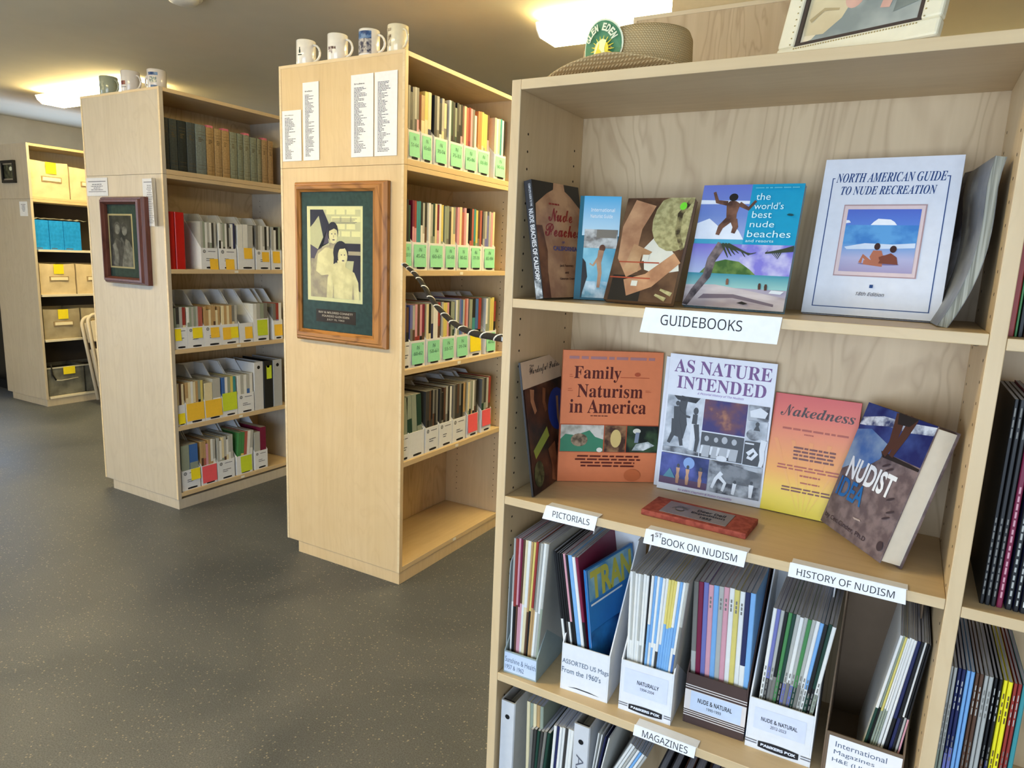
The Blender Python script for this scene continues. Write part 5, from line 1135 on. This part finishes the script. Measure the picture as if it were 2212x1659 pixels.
for k in range(5): a.limb([(.12+.03*k, .45+.06*k), (.2+.03*k, .75-.04*k), (.36, .7-.05*k)], .008, .003, INKG)
a.ell(.24, .45, .07, .12, INKG); a.ell(.24, .45, .055, .10, mat('grey_metal_plate', None)); a.build('engraving', t, frameM(Vector((w*.16, d*.12, th+.0009)), Vector((1, 0, 0)), Vector((0, 1, 0)), Vector((0, 0, 1))))

# ================================================================= THIRD ROW: files of magazines
Z3 = .5219
def stack(y, TL, TR, BL, BR, specs, z, label, group, d=.2, spine=None, wts=None, near=True, hj=.003, floor_gap=.003, hmin=None):
    """upright magazines whose spines stand in the plane y; head and foot of the outer two were measured"""
    a, b_, c, e_ = ony(y, *TL), ony(y, *TR), ony(y, *BL), ony(y, *BR); z0 = z+floor_gap
    def ext(p, q): f = (z0-p.z)/(q.z-p.z); return p.x+(q.x-p.x)*f
    xl, xr = ext(a, c), ext(b_, e_); n = len(specs); wts = wts or [1]*n; S = sum(wts); acc = 0; cnt = {}
    for i, c_ in enumerate(specs):
        cnt[c_[0]] = cnt.get(c_[0], 0)+1; many = sum(1 for q in specs if q[0] == c_[0]) > 1
        f0 = acc/S; acc += wts[i]; f1 = acc/S; fm_ = (f0+f1)/2
        xb = xl+(xr-xl)*f0; xt = a.x+(b_.x-a.x)*f0; zt = a.z+(b_.z-a.z)*f0; th = (b_.x-a.x)*(f1-f0)*.97
        th = min(th, ((xr-xl)*(f1-f0))*1.05+.002) if xr > xl else th
        lean = math.atan2(xt-xb, zt-z0); h = math.hypot(xt-xb, zt-z0)-random.uniform(0, hj)
        sp_ = None
        if spine and i % 1 == 0: sp_ = spine(i, c_)
        mag_near(leanM((xb, y+random.uniform(0, .002), z0), 0, lean, th if lean > 0 else 0), th, h, d, c_, ((ORDL[cnt[c_[0]]-1]+' ') if many else '')+label(i, PNAME[c_[0]], c_), group, i*13+n, spine=sp_)
def rfile(q, hf, label, colr, hb=.295, art=None, slope=.15, z=Z3):
    p0, p1 = onz(z, *q[0]), onz(z, *q[1]); w = (p1-p0).length; rz = math.atan2(p1.y-p0.y, p1.x-p0.x)*.5
    t = file_box((p0.x, p0.y, z), rz, w, hf, hb, .215, colr, label, 'magazine files on the third row', slope=slope)
    if art:
        a = Art(w, hf, .0004); art(a); a.build('printed_front', t, FRONT())
    return t, w, p0
ORDL = ['leftmost', 'second', 'third', 'fourth', 'fifth', 'sixth', 'seventh', 'eighth', 'ninth', 'tenth', 'eleventh', 'twelfth']
def L_(n): return lambda i, c, s: '%s-spined magazine in the %s' % (c, n)
BXT = mat('blue_grey_ink', (84, 100, 128), .6)
t, w, p0 = rfile([(1087.5, 1450), (1159, 1473)], .051, 'small grey-green magazine file for 1957 and 1962, leftmost of the third row', mat('grey_green_board', (150, 164, 164), .7), hb=.275, slope=.19,
    art=lambda a: (a.rect(.02, .08, .98, .95, mat('pale_blue_label', (200, 214, 236), .7)), a.text('Sunshine & Health', .04, .52, .97, .76, BXT, 'std', 0, skew=-.04), a.text('1957 & 1962', .05, .2, .62, .40, BXT, 'std', 0)))
stack(p0.y+.012, (1110, 1160), (1186, 1176), (1100, 1402), (1160, 1423), ['lw', 'rk', 'pb', 'mp', 'bp', 'cw', 'wc', 'tb', 'yk', 'rt', 'gt', 'lw', 'wl', 'lG'], Z3, L_('leftmost grey-green file'), 'magazines in the leftmost display file', d=.19, wts=[.8, 1.1, .8, .8, .8, 1, 1.2, .8, .9, .9, .8, 1, 1, .9])
q1_, q2_ = ony(1.21, 1093, 1165), ony(1.21, 1090, 1290)
t = MB().prism([(0, 0), (.20, 0), (.20, .262), (.03, .262), (.012, .256), (.002, .243), (0, .225)], 0, .0018, mat('pale_grey_folder', (186, 194, 196), .5), 'x').build('card_folder')
t.matrix_world = leanM((xR0+.0225, 1.200, Z3+.0008), 0, math.radians(.5), .002); tag(t, 'pale grey card folder with a rounded corner against the left side of the third row', 'folder')
def plate_bb(a, u0, u1, v0, v1):
    logo(a, u0, u1, v0, v1); WI2 = mat('plate_white', (220, 226, 240), .6); a.text('BANKERS BOX', u0+(u1-u0)*.07, v0+(v1-v0)*.32, u1-(u1-u0)*.07, v1-(v1-v0)*.32, WI2, 'sans', .05)
    for k in (0, 1): a.rect(0, v0+(v1-v0)*(.42+.3*k), u0-.02, v0+(v1-v0)*(.52+.3*k), INKG); a.rect(u1+.03, v0+(v1-v0)*(.42+.3*k), 1, v0+(v1-v0)*(.52+.3*k), INKG)
t, w, p0 = rfile([(1209.5, 1485.7), (1313, 1516.6)], .1035, 'white magazine file lettered ASSORTED US Mags', CARD,
    art=lambda a: (a.text('ASSORTED US Mags', .02, .55, .99, .68, BXT, 'std', 0), a.text('From the 1960\'s', .02, .38, .84, .50, BXT, 'std', 0), a.poly([(.17, .085), (.35, .115), (.62, .105), (.83, .075), (.6, .085), (.35, .095)], INK)))
stack(p0.y+.012, (1194.5, 1190), (1248, 1206), (1216, 1388), (1268, 1400), ['kw', 'k', 'kd', 'kw', 'pk', 'k', 's', 'w', 'mk'], Z3, L_('file lettered ASSORTED'), 'magazines in the ASSORTED file', wts=[1, .8, .8, .8, 1, .9, 1.5, 1.2, 1.1])
# blue cover facing out at the right of that file
q_ = ony(p0.y+.013, 1271, 1400); M = leanM((q_.x+(q_.z-Z3)*math.tan(math.radians(9)), p0.y+.013, Z3+.004), math.radians(-9), math.radians(-9), 0)
t = empty('magazine', label='blue magazine with yellow title lettering, turned cover-out in the ASSORTED file', cat='magazine', group='magazines in the ASSORTED file', M=M)
MB().box(0, .0045, 0, .19, 0, .262, C_('blue_mag', (40, 120, 190))).build('cover', t); MB().box(.0046, .0058, .001, .188, .001, .26, PAGED).build('pages', t)
MB().box(.0059, .0064, 0, .19, 0, .262, C_('blue_mag', None)).build('back_cover', t)
FMX = frameM(Vector((.0066, 0, 0)), Vector((0, 1, 0)), ZUP, Vector((1, 0, 0))); a = Art(.19, .262); a.rect(.0, .02, 1, .5, mat2('print_blue_deep', (16, 36, 96), (44, 130, 196), 9)); a.rect(.02, .74, .98, .99, mat2('print_blue_pale', (60, 130, 180), (150, 190, 200), 12)); a.text('TRAN', .06, .74, .94, .97, C_('title_yellow', (200, 190, 70)), 'std', .04); a.rect(.04, .70, .7, .715, WI); a.build('cover_print', t, FMX)
t, w, p0 = rfile([(1334.8, 1529.8), (1448.6, 1565)], .108, 'white magazine file lettered NATURALLY', CARD,
    art=lambda a: (a.rect(.08, .38, .90, .86, mat('pale_lilac_label', (216, 222, 244), .7)), a.text('NATURALLY', .33, .60, .74, .68, INK, 'sans', .02), a.text('1994-2004', .39, .50, .66, .555, INK, 'sans', .01), plate_bb(a, .2, .84, .05, .19)))
stack(p0.y+.012, (1361, 1233), (1489, 1259), (1352, 1430), (1457, 1455), ['w', 'lw', 'w', 'ww', 'lw', 'wl', 'w', 'kd', 'wsw', 'sw', 'ws', 'sw', 'wd', 'ws', 'yst', 'ysv', 'ysy', 'wsy', 'sw', 'wu', 'lgd'], Z3, L_('file lettered NATURALLY'), 'magazines in the NATURALLY file', wts=[1]*7+[.8]+[1]*13)
STR = mat('stripe_white', (222, 214, 210), .6)
t, w, p0 = rfile([(1474.3, 1557.3), (1605.4, 1600.5)], .106, 'dark brown striped magazine file lettered NUDE & NATURAL', CARDD,
    art=lambda a: ([a.rect(0, v, 1, v+.018, STR) for v in (.76, .715, .205, .16, .245)], a.rect(.0, .285, 1, .68, STR), a.rect(.1, .295, .93, .67, mat('pale_blue_label', None)), a.text('NUDE & NATURAL', .22, .47, .78, .56, INK, 'sans', .02), a.text('1990-1993', .37, .37, .61, .425, INK, 'sans', .01)))
stack(p0.y+.012, (1499, 1252), (1634, 1283), (1491, 1446), (1616, 1487), ['gl', 'm', 'v', 'p', 's', 'l', 'p', 'w', 'y', 'w', 'nw', 's'], Z3, L_('brown striped file'), 'magazines in the brown striped file', spine=lambda i, c: [(.84, .93, 'g')] if c[0] in 'wlpy' else [(.1, .17, 'g')])
t, w, p0 = rfile([(1608, 1609), (1749, 1657.8)], .101, 'white magazine file lettered NUDE & NATURAL 2012-2023', CARD,
    art=lambda a: (a.rect(.1, .42, .88, .84, mat('pale_lilac_label', None)), a.text('NUDE & NATURAL', .21, .60, .76, .68, INK, 'sans', .02), a.text('2012-2023', .36, .50, .60, .56, INK, 'sans', .01), plate_bb(a, .2, .82, .05, .21)))
stack(p0.y+.012, (1671, 1312), (1808, 1355), (1641, 1496), (1757, 1537), ['w', 'vd', 'lg', 'kg', 'e', 'xk', 'lv', 'wg', 'lv', 'ex', 'lg', 'wl', 'sw', 'kx', 'xk', 'wG'], Z3, L_('file lettered 2012-2023'), 'magazines in the 2012-2023 file', spine=lambda i, c: [(.1, .5, 'g')] if c[0] in 'kx' else [(.15, .6, 'g')])
# sixth file: brown board, its white label cut by the lower edge
pa, pb_ = ony(p0.y+.004, 1783.4, 1578), ony(p0.y+.004, 1955.5, 1632.8); w = pb_.x-pa.x; z = Z3; hf = (pa.z+pb_.z)/2-z
t = file_box((pa.x, p0.y+.004, z), 0, w, hf, .33, .21, mat('brown_fibreboard', (112, 94, 76), .8), 'brown fibreboard file with a white card lettered International Magazines', 'magazine files on the third row', slope=.13)
a = Art(w, hf, .0004); a.rect(.06, .0, .98, .93, PAPER); a.text('International', .15, .70, .80, .83, BXT, 'std', 0); a.text('Magazines', .14, .50, .66, .63, BXT, 'std', 0); a.text('H&E (UK)', .13, .32, .6, .44, BXT, 'std', 0); a.build('printed_front', t, FRONT())
stack(p0.y+.018, (1946, 1371), (2013, 1394), (1868, 1596), (1945, 1624), ['wx', 'Gk', 'yG', 'wG', 'wG', 'w', 'w', 'nk', 'kn', 'wk', 'kl', 'kp'], Z3, L_('brown fibreboard file'), 'magazines in the fibreboard file', wts=[1.1, .7, .8, .7, .7, 1.1, 1, 1.3, 1.2, .7, .9, .7])

# ================================================================= FOURTH ROW (seen from above between the shelves)
Z4 = .125
WV = mat('white_vinyl', None)
def topx(u, y=1.19, z=.405): return xat(y, z, u)
def rbinder(u0, u1, v, label, txt=None, y=1.185):
    xa, xb = ony(y, u0, v).x, ony(y, u1, v+6).x; zt = ony(y, u0, v).z
    return binder((xa, y, Z4), 0, xb-xa, zt-Z4, .25, WV, label, 'white binders on the fourth row', txt=txt)
rbinder(1082.5, 1113, 1510, 'white ring binder at the lower left corner of the display shelves')
rbinder(1240, 1275, 1561, 'white ring binder lettered AANR on its spine', 'AANR')
stack(1.20, (1138, 1514), (1174, 1527), (1136, 1600), (1172, 1612), ['ct', 'G', 'cw', 't', 'Gc'], Z4, lambda i, c, s: '%s-spined magazine behind the corner binder' % c, 'beige magazines by the corner binder', d=.2)
stack(1.19, (1146, 1573), (1190, 1583), (1141, 1650), (1178, 1659), ['gG', 'dG', 'xg', 'dn', 'gl', 'xG'], Z4, lambda i, c, s: '%s-edged magazine low in front of the beige ones' % c, 'grey-green magazines on the fourth row', d=.14)
stack(1.19, (1197, 1566), (1240, 1577), (1190, 1640), (1232, 1652), ['wl', 'nw', 'w', 'wn', 'dw', 'w', 'wp'], Z4, lambda i, c, s: '%s-spined magazine left of the AANR binder' % c, 'pale magazines left of the AANR binder', d=.2)
stack(1.19, (1292, 1582), (1323, 1596), (1279, 1655), (1303, 1664), ['wn', 'wv', 'nw', 'wk'], Z4, lambda i, c, s: '%s-spined magazine right of the AANR binder' % c, 'leaning magazines right of the AANR binder', d=.22)
stack(1.20, (1362, 1608), (1398, 1640), (1330, 1655), (1362, 1690), ['w', 'w', 'lw', 'w', 'sw', 'w', 'lw'], Z4, lambda i, c, s: '%s soft magazine fanned below the MAGAZINES card' % c, 'soft magazines below the MAGAZINES card', d=.2)
for k, (u0, c, lb, an) in enumerate([(1430, 'charcoal', 'charcoal folder right of the fanned magazines', 0), (1452, 'black', 'black folder beside the charcoal one', 0), (1478, 'grey', 'brown folder near the middle of the fourth row', 0), (1500, 'grey', 'grey folder leaning in the fourth row', .16), (1530, 'navy', 'navy folder leaning in the fourth row', .2), (1580, 'violet', 'pale violet folder at the bottom right of the fourth row', .12)]):
    col_ = {'charcoal': (66, 66, 72), 'black': (28, 26, 32), 'grey': (112, 114, 118), 'navy': (30, 36, 92), 'violet': (128, 136, 200)}[c]
    if k == 2: col_ = (96, 60, 44)
    x = xat(1.24, .42, u0); t = empty('folder', label=lb, cat='folder', group='folders on the fourth row', M=leanM((x-math.sin(an)*.3, 1.205, Z4+.001), 0, an, .016))
    MB().box(0, .0012, 0, .22, 0, .29, mat('folder_%d' % k, col_, .6)).build('front', t); MB().box(.0014, .0135, .003, .215, .002, .284, PAGED).build('papers', t); MB().box(.0137, .015, 0, .22, 0, .29, mat('folder_%d' % k, None)).build('back', t)
    MB().box(.0012, .0137, -.0008, .0006, 0, .29, mat('folder_%d' % k, None)).build('spine', t)

# ================================================================= RIGHT BAY
def bay(z, y, items, d, h0, name, group, gap=.0006, kind='magazine'):
    """spines described by their measured left and right edges near the foot or head of the row"""
    for i, (u0, u1, v, c_, h, sp_, lb) in enumerate(items):
        xa, xb = ony(y, u0, v).x, ony(y, u1, v).x; xa = max(xa, xR1b+.001)
        mag_near(leanM((xa, y+random.uniform(0, .002), z+.0005), 0, 0), xb-xa-gap, h, d, c_, lb, group, i*7+3, spine=sp_, name=kind, cat=kind)
bay(1.3173, 1.215, [
    (2174, 2192.5, 715, 'r', .235, None, 'dark red book just right of the partition'),
    (2193, 2199, 715, 'e', .175, None, 'thin green book beside the dark red one'),
    (2199.5, 2212, 715, 'K', .235, None, 'jet black book at the right edge, top row'),
    (2213, 2232, 715, 'b', .22, None, 'brown book at the right edge, top row')], .2, .24, 'a', 'books right of the partition, top row', kind='book')
BS = [(.05, .45, 'g'), (.82, .97, 'g')]
bay(.9143, 1.20, [
    (2122, 2133, 1266, 'K', .315, BS, 'black spine with silver lettering, nearest the partition'), (2134, 2146, 1268, 'k', .315, BS, 'black spine with silver lettering, second from the partition'), (2147, 2158.5, 1270, 'k', .315, BS, 'black spine with silver lettering, left of the magenta one'),
    (2159, 2173, 1274, 'm', .318, [(.05, .6, 'p'), (.84, .97, 'p')], 'magenta spine among the black volumes'),
    (2178, 2193, 1280, 'nk', .31, [(.03, .64, 'l'), (.83, .96, 'l')], 'navy spine with white lettering right of the magenta one'), (2195, 2208, 1284, 'nk', .31, [(.03, .64, 'l'), (.83, .96, 'l')], 'navy spine with white lettering at the right edge'), (2209.5, 2224, 1286, 'nk', .31, [(.03, .6, 'w')], 'navy spine cut off by the right edge')], .21, .3, 'b', 'dark lettered volumes right of the partition', kind='book')
yb = 1.195
it = []
SP1 = [(.45, .62, 'g'), (.76, .95, 'l')]
for (u0, u1, c_, lb, sp_) in [(2053, 2060, 'b', 'olive brown spine beside the partition', None), (2061, 2067.5, 'lG', 'sage spine, left of its twin', [(.5, .8, 'g')]), (2068, 2076, 'lG', 'sage spine, right of its twin', [(.5, .8, 'g')]), (2077.5, 2085.5, 'nv', 'navy spine with white print, left one', SP1), (2086, 2095, 'nv', 'navy spine with white print, right one', SP1),
    (2096, 2105, 's', 'sky blue spine, left one', None), (2105.5, 2115, 's', 'sky blue spine, right one', None), (2116.5, 2124.5, 'b', 'brown spine with pale title, left one', SP1), (2125, 2134.5, 'b', 'brown spine with pale title, right one', SP1), (2136, 2145, 'l', 'light grey spine, left one', [(.76, .93, 'g')]), (2145.5, 2156, 'l', 'light grey spine, right one', [(.76, .93, 'g')]),
    (2158, 2166, 'kb', 'dark plum spine with white print, left one', SP1), (2168, 2176.5, 'kn', 'dark plum spine with white print, right one', SP1), (2178, 2187.5, 'Y', 'bright yellow spine, left one', [(.2, .6, 'b'), (.76, .94, 'b')]), (2188, 2199, 'Y', 'bright yellow spine, right one', [(.2, .6, 'b'), (.76, .94, 'b')]), (2201, 2209, 'r', 'brick red spine near the right edge', SP1), (2210, 2219, 'r', 'brick red spine cut off by the right edge', SP1), (2220, 2232, 'q', 'teal spine beyond the right edge', None)]:
    it.append((u0, u1, 1405+(u0-2053)*.19, c_, .288, sp_, lb+', bottom right row'))
bay(.517, yb, it, .225, .29, 'c', 'coloured spines in the bottom right bay')

# ================================================================= ON TOP OF THE DISPLAY
# straw hat
hy = yR+.165; hx = xat(hy, zRT+.03, 1373)
STRW = bpy.data.materials.new('woven_straw'); STRW.use_nodes = True; nt = STRW.node_tree; b = nt.nodes['Principled BSDF']; N = nt.nodes; L = nt.links
tc = N.new('ShaderNodeTexCoord'); w1 = N.new('ShaderNodeTexWave'); w1.wave_type = 'BANDS'; w1.bands_direction = 'DIAGONAL'; w1.inputs['Scale'].default_value = 95; w1.inputs['Distortion'].default_value = 1.5; L.new(tc.outputs['Object'], w1.inputs[0])
w2 = N.new('ShaderNodeTexWave'); w2.bands_direction = 'Z'; w2.inputs['Scale'].default_value = 80; w2.inputs['Distortion'].default_value = 1; L.new(tc.outputs['Object'], w2.inputs[0])
mm = N.new('ShaderNodeMath'); mm.operation = 'MULTIPLY'; L.new(w1.outputs[1], mm.inputs[0]); L.new(w2.outputs[1], mm.inputs[1])
rp = N.new('ShaderNodeValToRGB'); e = rp.color_ramp.elements; e[0].color = lin((176, 146, 98)); e[1].color = lin((214, 188, 138)); e[1].position = .6; L.new(mm.outputs[0], rp.inputs[0]); L.new(rp.outputs[0], b.inputs['Base Color'])
bp = N.new('ShaderNodeBump'); bp.inputs['Strength'].default_value = .5; bp.inputs['Distance'].default_value = .002; L.new(mm.outputs[0], bp.inputs['Height']); L.new(bp.outputs[0], b.inputs['Normal']); b.inputs['Roughness'].default_value = .75
t = empty('straw_hat', (hx, hy, zRT), 0, 'woven straw hat with a green oval badge resting on the display bookcase', 'hat')
cr = .097; b = MB()
prof = [(cr*1.05, .018), (cr*1.03, .022), (cr*1.0, .046), (cr*.985, .080), (cr*.93, .093), (cr*.8, .098), (cr*.4, .097), (0, .096)]
b.lathe([(r_*1.0, z_) for r_, z_ in prof], STRW, 48)
b.v = [(x*1.08, y, z+(.008*(x/cr) if z > .03 else 0)) for x, y, z in b.v]; b.build('crown', t)
b = MB(); NB = 56; rings = [.097, .108, .12, .135, .15, .160, .1635]; v = []; f = []
def brim(r_, a, o): 
    k = (r_-.097)/.0665; front = max(0, -math.sin(a)); back = max(0, math.sin(a))
    zz = .014+k*k*(.017*front**1.5+.006*back)-k*.016*abs(math.cos(a))**1.2+.002*math.sin(3*a)*k
    return (r_*(1.1+(.09*k if math.cos(a) < 0 else 0))*math.cos(a), r_*.95*math.sin(a), max(zz, .0018)+o)
for o_ in (0, -.0015):
    for r_ in rings:
        for k in range(NB): v.append(brim(r_, 2*PI*k/NB, o_))
R_n = len(rings)
for s_ in range(2):
    for i in range(R_n-1):
        for k in range(NB):
            q = (s_*R_n*NB+i*NB+k, s_*R_n*NB+(i+1)*NB+k, s_*R_n*NB+(i+1)*NB+(k+1) % NB, s_*R_n*NB+i*NB+(k+1) % NB); f.append(q if s_ == 0 else q[::-1])
for k in range(NB): a0_ = (R_n-1)*NB+k; a1_ = (R_n-1)*NB+(k+1) % NB; f.append((a0_, a0_+R_n*NB, a1_+R_n*NB, a1_))
b.add(v, f, STRW, True); b.build('brim', t)
b = MB(); b.lathe([(cr*1.045, .021), (cr*1.05, .028), (cr*1.035, .0285)], mat('dark_cord', (30, 26, 22), .7), 40); b.v = [(x*1.08, y, z) for x, y, z in b.v]; b.build('band', t)
# oval badge wrapped on the crown
BG = mat('badge_green', (74, 130, 90), .5); BW = mat('badge_white', (226, 228, 196), .5); BY = mat('badge_yellow', (240, 216, 60), .5); BP = mat('badge_pale', (236, 236, 170), .5)
a = Art(.085, .092, 0); a.ell(.5, .5, .5, .5, BW, 32); a.up(); a.ell(.5, .5, .465, .465, BG, 32); a.up()
for k in range(18): an = 2*PI*k/18; a.limb([(.54+.1*math.cos(an), .42+.1*math.sin(an)), (.54+.28*math.cos(an), .42+.26*math.sin(an))], .02, .004, BY)
a.up(); a.ell(.54, .42, .17, .17, BY, 24); a.up(); a.poly([(.34, .10), (.37, .40), (.43, .56), (.56, .62), (.66, .58), (.62, .44), (.64, .30), (.56, .12)], BP); a.up(); a.poly([(.42, .12), (.44, .36), (.5, .44), (.56, .36), (.52, .14)], BY); a.up()
for i, ch in enumerate('GLEN EDEN'):
    if ch == ' ': continue
    an = PI*(.86-.72*i/8); v_, f_ = text_mesh(ch, 'sans', .04); cx, cy = .5+.345*math.cos(an), .5+.345*math.sin(an); r_ = an-PI/2; cs__, sn = math.cos(r_), math.sin(r_)
    a.mb.add([(a.w*(cx+((p[0]-.5)*.085*cs__-(p[1]-.5)*.14*sn)), a.h*(cy+((p[0]-.5)*.085*sn+(p[1]-.5)*.14*cs__)), a.z) for p in v_], f_, BW)
A0 = math.radians(-109); a.mb.v = [((cr*1.02+.002+z_*1.0)*1.08*math.cos(A0+(x-.0425)/cr), (cr*1.02+.003+z_)*math.sin(A0+(x-.0425)/cr), .016+y) for x, y, z_ in a.mb.v]
a.build('badge', t)
# framed picture leaning back on the top edge
PM_, w, h = posed(-.2433, 1.266, -20.4, 16.7, zRT, .018, .2464, .33)
CRM = mat('cream_gilt_frame', (236, 226, 196), .35); GLT = mat('gold_bead', (206, 184, 126), .3, .4)
t = empty('picture', label='cream and gold framed painting leaning on top of the display bookcase', cat='picture', M=PM_); fw = .028
for (x0, x1, z0, z1) in [(0, w, 0, fw), (0, w, h-fw, h), (0, fw, fw, h-fw), (w-fw, w, fw, h-fw)]:
    MB().box(x0, x1, z0, z1, -.018, 0, CRM).build('rail', t, .004)
b = MB()
for i in range(46): b.lathe([(0, -.0016), (.0014, 0), (0, .0016)], GLT, 6, (fw+.003+(w-2*fw-.006)*i/45, fw*.80, .0008))
for i in range(26):
    for xx in (fw*.8, w-fw*.8): b.lathe([(0, -.0016), (.0014, 0), (0, .0016)], GLT, 6, (xx, fw+.003+(h-2*fw-.006)*i/25, .0008))
o = b.build('beading', t); o['kind'] = 'stuff'
for bx in [(fw, w-fw, fw, fw+.006), (fw, w-fw, h-fw-.006, h-fw), (fw, fw+.006, fw+.006, h-fw-.006), (w-fw-.006, w-fw, fw+.006, h-fw-.006)]: MB().box(bx[0], bx[1], bx[2], bx[3], -.009, -.004, mat('dark_inner_slip', (70, 58, 52), .5)).build('inner_slip', t)
a = Art(w-2*fw-.012, h-2*fw-.012, .0004); a.rect(0, 0, 1, 1, mat2('painted_grey_blue', (136, 142, 136), (196, 196, 184), 7, .5)); a.poly([(0, .0), (0, 1), (.3, 1), (.42, .6), (.34, .2), (.1, .02)], mat2('painted_cream', (224, 206, 172), (238, 224, 194), 6, .5))
PKP = mat2('painted_pink', (206, 160, 142), (226, 184, 164), 8, .5); a.poly([(0, .12), (.02, .05), (.2, .04), (.34, .12), (.40, .22), (.36, .32), (.2, .34), (.0, .3)], mat2('painted_ochre', (204, 186, 148), (222, 208, 170), 9, .5))
a.ell(.42, .24, .085, .075, PKP); a.ell(.56, .32, .09, .085, PKP); a.ell(.70, .36, .08, .14, PKP); a.limb([(.76, .5), (.75, .3), (.70, .12)], .06, .04, PKP); a.limb([(.3, .4), (.5, .42), (.7, .5)], .09, .06, PKP); a.ell(.90, .30, .07, .07, mat2('painted_rose', (196, 124, 118), (226, 170, 158), 10, .5)); a.poly([(.78, .08), (1, .12), (1, .22), (.8, .24)], mat2('painted_slate', (90, 96, 92), (136, 140, 130), 9, .5)); a.limb([(.05, .14), (.16, .2), (.3, .18)], .02, .01, mat2('painted_line', (170, 150, 110), (190, 170, 130), 9, .5))
a.build('canvas_print', t, frameM(Vector((fw+.006, fw+.006, -.0095)), Vector((1, 0, 0)), Vector((0, 1, 0)), Vector((0, 0, 1))))
MB().box(fw, w-fw, fw, h-fw, -.0118, -.0098, CARD).build('backing', t)
# carton on the case behind (cuts off the lamp)
x0 = xat(yM+.06, 2.3, 1458)
t = empty('carton', (x0, yM+.06, HM), 0, 'plain tan carton on top of the bookcase behind the display', 'box'); TC = mat('tan_carton', (206, 180, 134), .8)
MB().box(0, .42, 0, .33, 0, .27, TC).build('box', t, .002); MB().box(-.004, .424, -.004, .334, .23, .275, TC).build('lid', t, .002)
